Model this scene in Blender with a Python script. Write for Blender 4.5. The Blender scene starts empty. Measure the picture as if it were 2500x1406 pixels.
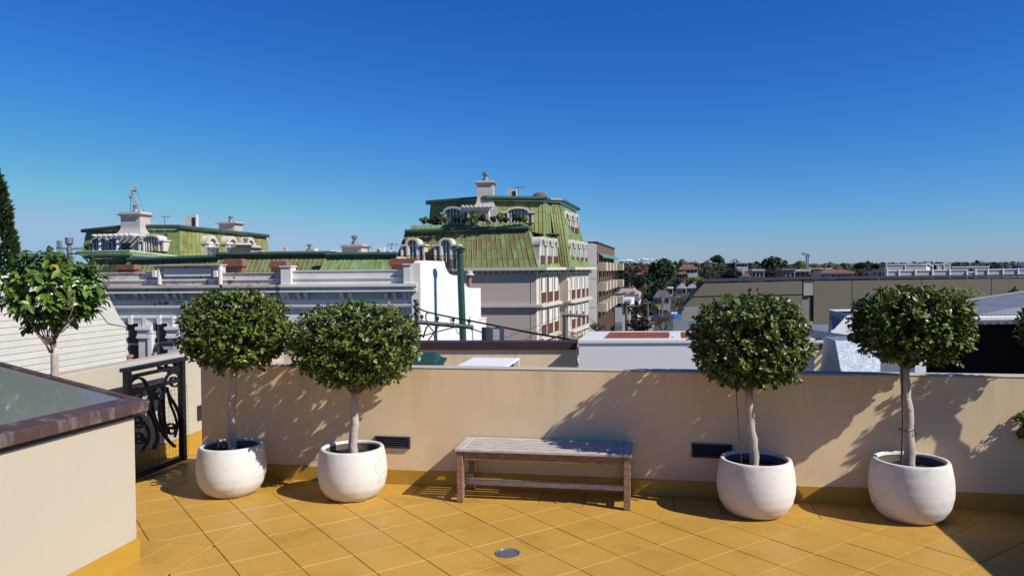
import bpy, bmesh, math, random
from mathutils import Vector, Matrix, noise
R = random.Random(7)
SC = bpy.context.scene
COL = SC.collection
PI = math.pi
# ------------------------------------------------------------------ camera, light, exposure
FPX, CZ = 1850.0, 1.6
PITCH = math.atan(45.0 / FPX); ROLL = math.radians(-0.47)
cam = bpy.data.cameras.new('camera'); cam.sensor_width = 36; cam.lens = FPX / 2500 * 36
cam.clip_start = 0.05; cam.clip_end = 20000
co = bpy.data.objects.new('camera', cam); COL.objects.link(co)
co.matrix_world = Matrix.Translation((0, 0, CZ)) @ Matrix.Rotation(PI / 2 - PITCH, 4, 'X') @ Matrix.Rotation(ROLL, 4, 'Z')
SC.camera = co
SUNH = Vector((.882, -.471, 0)); SUNEL = math.radians(39.4)
w = bpy.data.worlds.new('World'); SC.world = w; w.use_nodes = True
nt = w.node_tree; nt.nodes.clear()
sky = nt.nodes.new('ShaderNodeTexSky'); sky.sky_type = 'NISHITA'; sky.sun_disc = False
sky.sun_elevation = SUNEL; sky.sun_rotation = math.atan2(.882, -.471)
sky.altitude = 0; sky.air_density = 1.0; sky.dust_density = 0.15; sky.ozone_density = 4.0
bgn = nt.nodes.new('ShaderNodeBackground'); bgn.inputs[1].default_value = 0.084
hsv = nt.nodes.new('ShaderNodeMix'); hsv.data_type = 'RGBA'; hsv.blend_type = 'MULTIPLY'; hsv.inputs[0].default_value = 1; hsv.inputs[7].default_value = (.0281, .0530, .0991, 1)
sep = nt.nodes.new('ShaderNodeSeparateColor'); cmb = nt.nodes.new('ShaderNodeCombineColor')      # clear dry air: deeper zenith, paler horizon
for ci, (pw_, am_, mx_) in enumerate(((1.92, 98, 3.2), (1.36, 20.5, 5.0), (.9, 10.9, 7.0))):
    n1 = nt.nodes.new('ShaderNodeMath'); n1.operation = 'POWER'; n1.inputs[1].default_value = pw_; nt.links.new(sep.outputs[ci], n1.inputs[0])
    n2 = nt.nodes.new('ShaderNodeMath'); n2.operation = 'MULTIPLY'; n2.inputs[1].default_value = am_; nt.links.new(n1.outputs[0], n2.inputs[0])
    n3 = nt.nodes.new('ShaderNodeMath'); n3.operation = 'MINIMUM'; n3.inputs[1].default_value = mx_; nt.links.new(n2.outputs[0], n3.inputs[0]); nt.links.new(n3.outputs[0], cmb.inputs[ci])
outw = nt.nodes.new('ShaderNodeOutputWorld')
nt.links.new(sky.outputs[0], hsv.inputs[6]); nt.links.new(hsv.outputs[2], sep.inputs[0]); nt.links.new(cmb.outputs[0], bgn.inputs[0]); nt.links.new(bgn.outputs[0], outw.inputs[0])
sl = bpy.data.lights.new('sun', 'SUN'); sl.energy = 5.0; sl.angle = math.radians(.53); sl.color = (1, .965, .885)
so = bpy.data.objects.new('sun', sl); COL.objects.link(so)
sdir = Vector((SUNH.x * math.cos(SUNEL), SUNH.y * math.cos(SUNEL), math.sin(SUNEL)))
so.rotation_euler = sdir.to_track_quat('Z', 'Y').to_euler(); so.location = (8, -6, 12)
SC.view_settings.view_transform = 'Standard'; SC.view_settings.look = 'None'
SC.view_settings.exposure = .25; SC.view_settings.gamma = 1; SC.view_settings.use_curve_mapping = False
SC.render.engine = 'CYCLES'

# ------------------------------------------------------------------ geometry helpers
def ray(px, py):
    x = (px - 1250) / FPX; y = -(py - 703) / FPX
    return (co.matrix_world.to_3x3() @ Vector((x, y, -1)))
def W(px, py, Z):
    d = ray(px, py); t = Z / d.y
    return Vector((d.x * t, Z, CZ + d.z * t))
class Fr:                      # vertical plane through O: s along it, d towards the viewer, z up
    def __init__(s, O, ang):
        a = math.radians(ang); s.O = Vector((O[0], O[1], 0)); s.u = Vector((math.cos(a), math.sin(a), 0)); s.n = Vector((math.sin(a), -math.cos(a), 0))
    def P(s, a, d, z): return s.O + s.u * a + s.n * d + Vector((0, 0, z))
    def sz(s, px, py, d=0):
        r = ray(px, py); C = Vector((0, 0, CZ)); q = s.O + s.n * d
        t = (q - C).dot(s.n) / r.dot(s.n); p = C + r * t
        return (p - s.O).dot(s.u), p.z
    def w(s, px, py, d=0):
        a, z = s.sz(px, py, d); return s.P(a, d, z)
def Fz(px, Z, ang): return Fr((W(px, 640, Z).x, Z), ang)
class B:
    def __init__(s): s.v = []; s.f = []
    def poly(s, pts, faces):
        n = len(s.v); s.v += [Vector(p) for p in pts]; s.f += [tuple(n + i for i in f) for f in faces]; return s
    def hexa(s, p):            # 8 points: bottom 4 then top 4
        return s.poly(p, [(3, 2, 1, 0), (4, 5, 6, 7), (0, 1, 5, 4), (1, 2, 6, 5), (2, 3, 7, 6), (3, 0, 4, 7)])
    def box(s, x0, x1, y0, y1, z0, z1):
        return s.hexa([(x0, y0, z0), (x1, y0, z0), (x1, y1, z0), (x0, y1, z0), (x0, y0, z1), (x1, y0, z1), (x1, y1, z1), (x0, y1, z1)])
    def fbox(s, F, a0, a1, z0, z1, d0, d1):
        P = F.P; return s.hexa([P(a0, d1, z0), P(a1, d1, z0), P(a1, d0, z0), P(a0, d0, z0), P(a0, d1, z1), P(a1, d1, z1), P(a1, d0, z1), P(a0, d0, z1)])
    def pbox(s, F, x0, x1, y0, y1, d0, d1):      # pixel rectangle measured on plane d1
        ym = (y0 + y1) / 2; xm = (x0 + x1) / 2
        a0 = F.sz(x0, ym, d1)[0]; a1 = F.sz(x1, ym, d1)[0]; z1 = F.sz(xm, y0, d1)[1]; z0 = F.sz(xm, y1, d1)[1]
        return s.fbox(F, a0, a1, z0, z1, d0, d1)
    def fprism(s, F, pts, d0, d1):
        n = len(pts); return s.poly([F.P(a, d1, z) for a, z in pts] + [F.P(a, d0, z) for a, z in pts],
            [tuple(range(n)), tuple(range(2 * n - 1, n - 1, -1))] + [(i, i + n, (i + 1) % n + n, (i + 1) % n) for i in range(n)])
    def slab(s, q, t):         # quad (ccw from outside) pushed out by t
        nrm = (q[1] - q[0]).cross(q[3] - q[0]); nrm = nrm.normalized() if nrm.length > 1e-9 else Vector((0, 0, 1))
        return s.hexa(list(q) + [p + nrm * t for p in q])
    def tube(s, pts, rad, n=8, cap=True):
        pts = [Vector(p) for p in pts]
        if not isinstance(rad, (list, tuple)): rad = [rad] * len(pts)
        base = len(s.v); up = None
        for i, p in enumerate(pts):
            t = (pts[min(i + 1, len(pts) - 1)] - pts[max(i - 1, 0)]).normalized()
            if up is None: up = Vector((0, 0, 1)) if abs(t.z) < .9 else Vector((1, 0, 0))
            a = t.cross(up).normalized(); b = a.cross(t).normalized(); up = b
            for k in range(n):
                an = 2 * PI * k / n; s.v.append(p + (a * math.cos(an) + b * math.sin(an)) * rad[i])
        for i in range(len(pts) - 1):
            for k in range(n):
                k2 = (k + 1) % n; s.f.append((base + i * n + k, base + (i + 1) * n + k, base + (i + 1) * n + k2, base + i * n + k2))
        if cap: s.f.append(tuple(base + k for k in range(n))); s.f.append(tuple(base + (len(pts) - 1) * n + k for k in range(n - 1, -1, -1)))
        return s
    def lathe(s, c, prof, n=24, close=False):
        base = len(s.v); c = Vector(c)
        for r, z in prof:
            for k in range(n): s.v.append(c + Vector((r * math.cos(2 * PI * k / n), r * math.sin(2 * PI * k / n), z)))
        for i in range(len(prof) - 1):
            for k in range(n):
                k2 = (k + 1) % n; s.f.append((base + i * n + k, base + i * n + k2, base + (i + 1) * n + k2, base + (i + 1) * n + k))
        if close: s.f.append(tuple(base + k for k in range(n - 1, -1, -1))); s.f.append(tuple(base + (len(prof) - 1) * n + k for k in range(n)))
        return s
def rootof(o):
    while o.parent: o = o.parent
    return o
def mk(name, b, mat, parent=None, smooth=False, bevel=0, kind=None):
    me = bpy.data.meshes.new(name)
    off = rootof(parent).location.copy() if parent else Vector((0, 0, 0))
    c = Vector((0, 0, 0))
    if not parent and b.v:
        xs = [v.x for v in b.v]; ys = [v.y for v in b.v]; zs = [v.z for v in b.v]
        off = Vector(((min(xs) + max(xs)) / 2, (min(ys) + max(ys)) / 2, min(zs)))
    me.from_pydata([tuple(v - off) for v in b.v], [], b.f)
    if smooth:
        me.polygons.foreach_set('use_smooth', [True] * len(me.polygons))
    me.materials.append(mat)
    bm = bmesh.new(); bm.from_mesh(me); bmesh.ops.recalc_face_normals(bm, faces=bm.faces)
    if bevel: bmesh.ops.bevel(bm, geom=list(bm.edges), offset=bevel, segments=1, affect='EDGES', clamp_overlap=True)
    bm.to_mesh(me); bm.free(); me.update()
    o = bpy.data.objects.new(name, me); COL.objects.link(o)
    if parent: o.parent = parent
    else: o.location = off
    if kind: o['kind'] = kind
    return o
def tag(o, label, cat, group=None, kind=None):
    if label: o['label'] = label
    if cat: o['category'] = cat
    if group: o['group'] = group
    if kind: o['kind'] = kind
    return o
def thing(name, label, cat, loc, group=None):
    o = bpy.data.objects.new(name, None); COL.objects.link(o); o.location = loc; o.empty_display_size = .1
    return tag(o, label, cat, group)
def inst(name, me, parent, M):
    o = bpy.data.objects.new(name, me); COL.objects.link(o); o.parent = parent
    o.matrix_basis = Matrix.Translation(-rootof(parent).location) @ M if parent else M
    return o
def reg(x0, y0, s): return lambda x, y: (x0 + x / s, y0 + y / s)
q1 = reg(0, 380, 3.514); q2 = reg(650, 560, 4.135); q3 = reg(950, 420, 4.135); q4 = reg(1100, 640, 4.135); q5 = reg(1450, 560, 4.135)
q6 = reg(1950, 560, 4.135); q7 = reg(0, 700, 3.514); q8 = reg(0, 880, 2.673); qa = reg(180, 480, 7.032); qb = reg(430, 500, 7.811)
qc = reg(1280, 560, 5.408); qd = reg(250, 640, 5.407); qe = reg(1960, 740, 7.81); qf = reg(2200, 640, 5.02); qg = reg(1500, 620, 7.03)

# ------------------------------------------------------------------ materials
AL = .835
def al(c): return tuple(x * AL for x in c)
def M(name, rgb, rough=.7, var=.12, scale=3.0, bump=0.0, bscale=40, rgb2=None, thr=None, stretch=None, metal=0, spec=.4, objvar=0.0, island=0.0, coat=0):
    rgb = al(rgb); rgb2 = al(rgb2) if rgb2 else None
    m = bpy.data.materials.new(name); m.use_nodes = True; n = m.node_tree; N = n.nodes; Lk = n.links.new
    p = N['Principled BSDF']; p.inputs['Roughness'].default_value = rough; p.inputs['Metallic'].default_value = metal
    p.inputs['Specular IOR Level'].default_value = spec
    if coat: p.inputs['Coat Weight'].default_value = coat; p.inputs['Coat Roughness'].default_value = .25
    tc = N.new('ShaderNodeTexCoord'); mp = N.new('ShaderNodeMapping'); Lk(tc.outputs['Object'], mp.inputs[0])
    if stretch: mp.inputs['Scale'].default_value = stretch
    no = N.new('ShaderNodeTexNoise'); no.inputs['Scale'].default_value = scale; no.inputs['Detail'].default_value = 6; no.inputs['Roughness'].default_value = .6
    Lk(mp.outputs[0], no.inputs['Vector'])
    mr = N.new('ShaderNodeMapRange'); mr.inputs[1].default_value = .3; mr.inputs[2].default_value = .7; mr.inputs[3].default_value = 1 - var; mr.inputs[4].default_value = 1 + var
    Lk(no.outputs['Fac'], mr.inputs[0]); val = mr.outputs[0]
    def addrand(sock, amt):
        nonlocal val
        r = N.new('ShaderNodeMapRange'); r.inputs[3].default_value = 1 - amt; r.inputs[4].default_value = 1 + amt; Lk(sock, r.inputs[0])
        mu = N.new('ShaderNodeMath'); mu.operation = 'MULTIPLY'; Lk(val, mu.inputs[0]); Lk(r.outputs[0], mu.inputs[1]); val = mu.outputs[0]
    if objvar: oi = N.new('ShaderNodeObjectInfo'); addrand(oi.outputs['Random'], objvar)
    if island: ge = N.new('ShaderNodeNewGeometry'); addrand(ge.outputs['Random Per Island'], island)
    cs = None
    if rgb2:
        mx = N.new('ShaderNodeMix'); mx.data_type = 'RGBA'; mx.inputs[6].default_value = (*rgb, 1); mx.inputs[7].default_value = (*rgb2, 1)
        n2 = N.new('ShaderNodeTexNoise'); n2.inputs['Scale'].default_value = scale * 2.3; n2.inputs['Detail'].default_value = 8; n2.inputs['Roughness'].default_value = .65; Lk(mp.outputs[0], n2.inputs['Vector'])
        r2 = N.new('ShaderNodeMapRange'); t = thr or (.5, .65); r2.inputs[1].default_value = t[0]; r2.inputs[2].default_value = t[1]
        Lk(n2.outputs['Fac'], r2.inputs[0]); Lk(r2.outputs[0], mx.inputs[0]); cs = mx.outputs[2]
    vm = N.new('ShaderNodeVectorMath'); vm.operation = 'SCALE'
    if cs: Lk(cs, vm.inputs[0])
    else: vm.inputs[0].default_value = rgb
    Lk(val, vm.inputs['Scale']); Lk(vm.outputs[0], p.inputs['Base Color'])
    if bump:
        nb = N.new('ShaderNodeTexNoise'); nb.inputs['Scale'].default_value = bscale; nb.inputs['Detail'].default_value = 4; Lk(mp.outputs[0], nb.inputs['Vector'])
        bu = N.new('ShaderNodeBump'); bu.inputs['Strength'].default_value = bump; bu.inputs['Distance'].default_value = .01
        Lk(nb.outputs['Fac'], bu.inputs['Height']); Lk(bu.outputs[0], p.inputs['Normal'])
    return m
def ramp_mat(name, cols, rough=.6, scale=1.0, stretch=(1, 1, 1), obj=.5, isl=0.0, spec=.3, noise_amt=.5, trans=0):
    m = bpy.data.materials.new(name); m.use_nodes = True; n = m.node_tree; N = n.nodes; Lk = n.links.new
    p = N['Principled BSDF']; p.inputs['Roughness'].default_value = rough; p.inputs['Specular IOR Level'].default_value = spec
    tc = N.new('ShaderNodeTexCoord'); mp = N.new('ShaderNodeMapping'); mp.inputs['Scale'].default_value = stretch; Lk(tc.outputs['Object'], mp.inputs[0])
    no = N.new('ShaderNodeTexNoise'); no.inputs['Scale'].default_value = scale; no.inputs['Detail'].default_value = 7; no.inputs['Roughness'].default_value = .65; Lk(mp.outputs[0], no.inputs['Vector'])
    mr = N.new('ShaderNodeMapRange'); mr.inputs[1].default_value = .3; mr.inputs[2].default_value = .7; mr.inputs[3].default_value = 0; mr.inputs[4].default_value = noise_amt; Lk(no.outputs['Fac'], mr.inputs[0])
    acc = mr.outputs[0]
    for src, amt in (('o', obj), ('i', isl)):
        if amt:
            nd = N.new('ShaderNodeObjectInfo') if src == 'o' else N.new('ShaderNodeNewGeometry')
            ma = N.new('ShaderNodeMath'); ma.operation = 'MULTIPLY_ADD'; Lk(nd.outputs['Random' if src == 'o' else 'Random Per Island'], ma.inputs[0]); ma.inputs[1].default_value = amt; Lk(acc, ma.inputs[2]); acc = ma.outputs[0]
    cr = N.new('ShaderNodeValToRGB'); e = cr.color_ramp.elements
    while len(e) < len(cols): e.new(.5)
    for i, c in enumerate(cols): e[i].position = i / (len(cols) - 1); e[i].color = (*(al(c) if 'leaf' not in name and 'foliage' not in name else c), 1)
    Lk(acc, cr.inputs[0]); Lk(cr.outputs[0], p.inputs['Base Color'])
    if trans:
        tb = N.new('ShaderNodeBsdfTranslucent'); ms = N.new('ShaderNodeMixShader'); ms.inputs[0].default_value = trans
        Lk(cr.outputs[0], tb.inputs[0]); Lk(p.outputs[0], ms.inputs[1]); Lk(tb.outputs[0], ms.inputs[2]); Lk(ms.outputs[0], N['Material Output'].inputs[0])
    return m
m_tile = M('yellow_tile_paint', (.565, .315, .058), .48, .09, 1.3, .12, 60, objvar=.035, rgb2=(.46, .25, .042), thr=(.52, .72))
m_joint = M('floor_joint', (.30, .15, .035), .8, .2, 8)
m_skirt = M('yellow_skirting_paint', (.51, .295, .04), .5, .08, 3, .1, 60)
m_plaster = M('cream_render', (.88, .665, .41), .85, .06, .9, .07, 90, rgb2=(.80, .59, .35), thr=(.5, .75))  # colour raised because the sun only grazes the parapet
m_plaster2 = M('sunlit_cream_render', (.525, .465, .37), .85, .04, .9, .07, 90)  # darker copy of the cream for sun-facing walls; light balance in the colour
m_flash = M('weathered_copper_flashing', (.105, .062, .055), .5, .2, 5, .2, 30, rgb2=(.26, .235, .235), thr=(.52, .74), stretch=(1, 1, .4), metal=.25)
m_browncap = M('dark_brown_metal', (.055, .028, .025), .5, .08, 3)
m_iron = M('black_iron', (.012, .012, .014), .45, .2, 20, .1)
m_liner = M('dark_pot_lining', (.13, .105, .09), .9, .3, 9)  # grey-brown, darker than the outside of the pot
m_soil = M('potting_soil', (.022, .013, .009), .95, .5, 60, 1.0, 80)
m_woodg = M('weathered_teak', (.54, .475, .42), .8, .28, 5, .4, 60, stretch=(1, 14, 14), objvar=.12)
m_woodb = M('brown_teak', (.26, .145, .075), .7, .3, 5, .3, 60, stretch=(1.5, 9, 9), rgb2=(.30, .23, .18), thr=(.5, .62), objvar=.1)
m_vent = M('charcoal_vent', (.03, .032, .045), .5, .1, 10)
m_bark = M('pale_bark', (.48, .41, .345), .85, .2, 18, .5, 50, rgb2=(.12, .09, .07), thr=(.62, .7), stretch=(1, 1, .6))
m_bark2 = M('dark_bark', (.16, .11, .08), .9, .3, 10)
m_brm = M('mid_bark', (.24, .185, .14), .9, .3, 12)
m_steel = M('galvanised_steel', (.33, .33, .34), .45, .15, 20, metal=.6)
m_white = M('white_wall_paint', (.80, .80, .80), .8, .04, .5)
m_facade = M('pale_grey_facade', (.72, .685, .655), .85, .08, .8)
m_facadew = M('weathered_facade', (.60, .55, .51), .9, .14, 1.6, rgb2=(.13, .11, .10), thr=(.56, .62))
m_cornw = M('weathered_cornice', (.52, .46, .40), .9, .2, .8, rgb2=(.16, .13, .11), thr=(.58, .68))
m_glass = M('dark_window_glass', (.012, .016, .022), .08, .1, 1, spec=.8)
m_gblock = M('dark_glass_block', (.018, .02, .026), .55, .2, 2)
m_frame = M('white_joinery', (.72, .71, .68), .6, .05, 2)
m_stone = M('cream_trim_stone', (.62, .57, .49), .8, .10, .6)
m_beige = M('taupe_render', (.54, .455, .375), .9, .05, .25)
m_beiges = M('sunlit_side_render', (.66, .58, .48), .9, .06, .25)  # taupe render lightened in colour where the side faces the sun
m_chim = M('chimney_render', (.52, .47, .43), .9, .08, .5)
m_red = M('maroon_ironwork', (.115, .032, .028), .7, .5, 7)
m_panel = ramp_mat('copper_patina', [(.11, .070, .035), (.19, .125, .055), (.20, .19, .075), (.21, .255, .10), (.30, .38, .18)], .6, .9, (1, 1, .35), .38, 0, noise_amt=.65)
m_pgreen = ramp_mat('green_copper_patina', [(.13, .13, .045), (.20, .25, .08), (.20, .31, .13), (.30, .43, .24)], .6, .9, (1, 1, .35), .42, 0, noise_amt=.6)
m_pyel = ramp_mat('yellow_copper_patina', [(.09, .08, .035), (.21, .19, .06), (.29, .30, .09), (.28, .34, .13)], .6, .9, (1, 1, .35), .35, 0, noise_amt=.7)
m_seam = M('patina_seam', (.21, .27, .10), .6, .25, 2)
m_base = M('roof_underlay', (.05, .07, .03), .8, .2, 2)
m_gutter = M('dark_green_gutter', (.05, .10, .075), .5, .15, 1)
m_curb = M('pale_patina_curb', (.28, .42, .24), .6, .22, 1.2)
m_brick = M('red_brick', (.30, .125, .075), .9, .35, 9, island=.2)
m_ac = M('aircon_casing', (.62, .62, .62), .6, .05, 2)
m_dark = M('dark_grille', (.03, .03, .035), .6, .2, 4)
m_grey = M('light_grey_cladding', (.72, .70, .67), .7, .04, .6)
m_rust = M('rusty_red_panel', (.24, .055, .02), .7, .3, 3, rgb2=(.33, .10, .03), thr=(.5, .6))
m_olive = M('olive_concrete', (.125, .108, .084), .9, .06, .3)
m_olive2 = M('pale_concrete', (.26, .25, .225), .9, .06, .5)
m_zinc = M('bluish_zinc', (.25, .26, .29), .5, .1, 1.5, metal=.2)
m_speck = M('speckled_galvanised_sheet', (.42, .48, .53), .5, .25, 14, metal=.2, rgb2=(.60, .65, .70), thr=(.5, .56))
m_corr = M('grey_corrugated_roof', (.17, .175, .195), .55, .1, 1)
m_black = M('opening_shade', (.004, .004, .004), .9, .1, 1)  # near-black colour stands in for the shade inside openings
m_fascia = M('white_fascia', (.66, .66, .66), .6, .05, 2)
m_board = M('off_white_weatherboard', (.60, .56, .50), .8, .05, 2, objvar=.03)
m_gpole = M('dark_green_flue', (.022, .075, .065), .5, .2, 1.5)
m_pole = M('grey_timber_pole', (.16, .15, .14), .9, .2, 3)
m_wire = M('black_cable', (.012, .012, .012), .6, .1, 1)
m_bin = M('green_bin_plastic', (.02, .06, .032), .5, .1, 4)
m_ground = M('ground_earth', (.10, .095, .075), .95, .3, .05)
m_asph = M('asphalt', (.055, .057, .062), .9, .15, .4)
m_hill = M('wooded_hill', (.045, .055, .035), .95, .4, .02)
m_tileroof = M('terracotta_roof', (.20, .085, .06), .9, .2, .5)
m_brickw = M('brown_brick_wall', (.17, .10, .075), .9, .15, 1)
m_slate = M('slate_roof', (.10, .105, .12), .8, .2, .5)
m_beiger = M('beige_roof', (.36, .31, .27), .9, .12, .4)
m_wallfar = M('white_house_wall', (.62, .62, .62), .9, .06, .3)
m_terra = M('terracotta_pot', (.42, .20, .12), .85, .15, 8)
m_crane = M('crane_blue', (.26, .38, .55), .6, .1, 1)
m_cloud = M('hazed_cloud', (.66, .69, .76), 1, .02, .001)  # blue-grey tint in the colour stands in for distance haze
m_awn = M('teal_awning', (.06, .24, .19), .8, .15, 2)
m_bal = M('cream_balcony', (.52, .455, .34), .85, .05, 1)
m_mast = M('bluish_roof_dome', (.06, .08, .13), .4, .1, 1)
m_string = M('brown_twine', (.10, .07, .05), .9, .1, 5)
m_leaf = ramp_mat('ficus_leaf', [(.030, .045, .010), (.060, .090, .014), (.105, .145, .022), (.18, .21, .035)], .40, 3, (1, 1, 1), .55, .55, spec=.38, noise_amt=.25, trans=.12)
m_leafin = ramp_mat('inner_shade_leaf', [(.010, .022, .006), (.022, .05, .010), (.034, .07, .014)], .5, 3, (1, 1, 1), 0, .8, spec=.3, noise_amt=.2, trans=.08)  # darker leaves added inside the crowns so little light passes
m_leaf1 = ramp_mat('broad_leaf', [(.030, .060, .013), (.060, .12, .02), (.11, .19, .028), (.20, .28, .04)], .30, 3, (1, 1, 1), .5, .5, spec=.5, noise_amt=.3, trans=.15)
m_yleaf = M('yellowing_leaf', (.45, .20, .02), .5, .3, 8)
m_box = ramp_mat('box_leaf', [(.05, .11, .015), (.11, .22, .03)], .4, 3, (1, 1, 1), 0, .9, noise_amt=.2, trans=.15)
def treemat(name, a, b, c): return ramp_mat(name, [a, b, c], .75, .8, (1, 1, 1), .25, .5, spec=.2, noise_amt=.35, trans=.1)
m_tdark = treemat('dark_conifer_foliage', (.008, .020, .009), (.016, .034, .014), (.030, .052, .020))
m_tmid = treemat('olive_foliage', (.020, .026, .014), (.036, .044, .022), (.06, .066, .03))
m_tlight = treemat('fresh_green_foliage', (.07, .10, .02), (.12, .17, .035), (.17, .23, .05))
m_tvivid = treemat('vivid_green_foliage', (.10, .17, .02), (.16, .26, .035), (.22, .33, .05))
m_tbrown = treemat('russet_foliage', (.035, .022, .013), (.065, .038, .022), (.09, .055, .03))
m_tgrey = treemat('grey_green_foliage', (.06, .07, .04), (.10, .11, .07), (.15, .15, .10))
m_tyel = treemat('autumn_foliage', (.22, .14, .02), (.38, .26, .04), (.46, .36, .08))
m_cyp = treemat('cypress_foliage', (.008, .018, .006), (.018, .036, .010), (.04, .062, .016))
def potmat():
    m = M('white_concrete_pot', (.74, .71, .67), .8, .06, 5, .08, 30, rgb2=(.60, .51, .42), thr=(.56, .76)); n = m.node_tree; N = n.nodes; Lk = n.links.new
    p = N['Principled BSDF']; src = p.inputs['Base Color'].links[0].from_socket
    tc = N.new('ShaderNodeTexCoord'); dn = N.new('ShaderNodeTexNoise'); dn.inputs['Scale'].default_value = 6; Lk(tc.outputs['Object'], dn.inputs['Vector'])
    ad = N.new('ShaderNodeMixRGB'); ad.blend_type = 'ADD'; ad.inputs[0].default_value = .25; Lk(tc.outputs['Object'], ad.inputs[1]); Lk(dn.outputs['Color'], ad.inputs[2])
    vo = N.new('ShaderNodeTexVoronoi'); vo.feature = 'DISTANCE_TO_EDGE'; vo.inputs['Scale'].default_value = 15; Lk(ad.outputs[0], vo.inputs['Vector'])
    cr = N.new('ShaderNodeMapRange'); cr.inputs[1].default_value = 0; cr.inputs[2].default_value = .03; cr.inputs[3].default_value = 1; cr.inputs[4].default_value = 0; Lk(vo.outputs[0], cr.inputs[0])
    n2 = N.new('ShaderNodeTexNoise'); n2.inputs['Scale'].default_value = 4.2; Lk(tc.outputs['Object'], n2.inputs['Vector'])
    oi = N.new('ShaderNodeObjectInfo'); mpp = N.new('ShaderNodeMapping'); Lk(tc.outputs['Object'], mpp.inputs[0]); Lk(oi.outputs['Random'], mpp.inputs['Location']); Lk(mpp.outputs[0], n2.inputs['Vector'])
    r2 = N.new('ShaderNodeMapRange'); r2.inputs[1].default_value = .50; r2.inputs[2].default_value = .60; Lk(n2.outputs['Fac'], r2.inputs[0])
    mu = N.new('ShaderNodeMath'); mu.operation = 'MULTIPLY'; Lk(cr.outputs[0], mu.inputs[0]); Lk(r2.outputs[0], mu.inputs[1])
    m2 = N.new('ShaderNodeMath'); m2.operation = 'MULTIPLY'; Lk(mu.outputs[0], m2.inputs[0]); m2.inputs[1].default_value = .85
    mx = N.new('ShaderNodeMix'); mx.data_type = 'RGBA'; Lk(m2.outputs[0], mx.inputs[0]); Lk(src, mx.inputs[6]); mx.inputs[7].default_value = (.25, .18, .13, 1)
    Lk(mx.outputs[2], p.inputs['Base Color']); return m
m_pot = potmat()
def zmask(mat, z0, z1, col, amt, sc, th0, th1, stretch):   # stains that belong to the surface: streaks under a coping, splash at a foot
    n = mat.node_tree; N = n.nodes; Lk = n.links.new; p = N['Principled BSDF']; src = p.inputs['Base Color'].links[0].from_socket
    tc = N.new('ShaderNodeTexCoord'); sx = N.new('ShaderNodeSeparateXYZ'); Lk(tc.outputs['Object'], sx.inputs[0]); mz = N.new('ShaderNodeMapRange'); mz.inputs[1].default_value = z0; mz.inputs[2].default_value = z1; Lk(sx.outputs[2], mz.inputs[0])
    mp = N.new('ShaderNodeMapping'); mp.inputs['Scale'].default_value = stretch; Lk(tc.outputs['Object'], mp.inputs[0]); nz = N.new('ShaderNodeTexNoise'); nz.inputs['Scale'].default_value = sc; nz.inputs['Detail'].default_value = 6; Lk(mp.outputs[0], nz.inputs['Vector'])
    mn = N.new('ShaderNodeMapRange'); mn.inputs[1].default_value = th0; mn.inputs[2].default_value = th1; mn.inputs[4].default_value = amt; Lk(nz.outputs['Fac'], mn.inputs[0])
    mu = N.new('ShaderNodeMath'); mu.operation = 'MULTIPLY'; Lk(mz.outputs[0], mu.inputs[0]); Lk(mn.outputs[0], mu.inputs[1])
    mx = N.new('ShaderNodeMix'); mx.data_type = 'RGBA'; Lk(mu.outputs[0], mx.inputs[0]); Lk(src, mx.inputs[6]); mx.inputs[7].default_value = (*col, 1); Lk(mx.outputs[2], p.inputs['Base Color'])
zmask(m_plaster, .50, .87, (.40, .32, .20), .45, 1.6, .45, .75, (6, 6, .5))
zmask(m_plaster, .35, .11, (.42, .31, .17), .40, 2.5, .42, .7, (1, 1, 1))
zmask(m_plaster2, .35, .11, (.42, .36, .26), .30, 2.5, .45, .7, (1, 1, 1))
zmask(m_pot, .10, .0, (.42, .27, .13), .5, 7, .35, .65, (1, 1, 1))
def glassmat():
    m = bpy.data.materials.new('skylight_glass'); m.use_nodes = True; N = m.node_tree.nodes; Lk = m.node_tree.links.new; N.remove(N['Principled BSDF'])
    t = N.new('ShaderNodeBsdfTransparent'); t.inputs[0].default_value = (.72, .84, .78, 1); g = N.new('ShaderNodeBsdfGlossy'); g.inputs['Roughness'].default_value = .06
    f = N.new('ShaderNodeFresnel'); f.inputs[0].default_value = 1.6; d = N.new('ShaderNodeBsdfDiffuse'); d.inputs[0].default_value = (.62, .70, .64, 1)
    a = N.new('ShaderNodeMixShader'); a.inputs[0].default_value = .24; Lk(t.outputs[0], a.inputs[1]); Lk(d.outputs[0], a.inputs[2])
    b = N.new('ShaderNodeMixShader'); Lk(f.outputs[0], b.inputs[0]); Lk(a.outputs[0], b.inputs[1]); Lk(g.outputs[0], b.inputs[2]); Lk(b.outputs[0], N['Material Output'].inputs[0]); return m
m_sky = glassmat()
m_intwall = M('skylight_inner_wall', (.42, .46, .48), .9, .06, 1)
m_tan = M('tan_reveal', (.42, .31, .19), .85, .08, 2)

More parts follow.
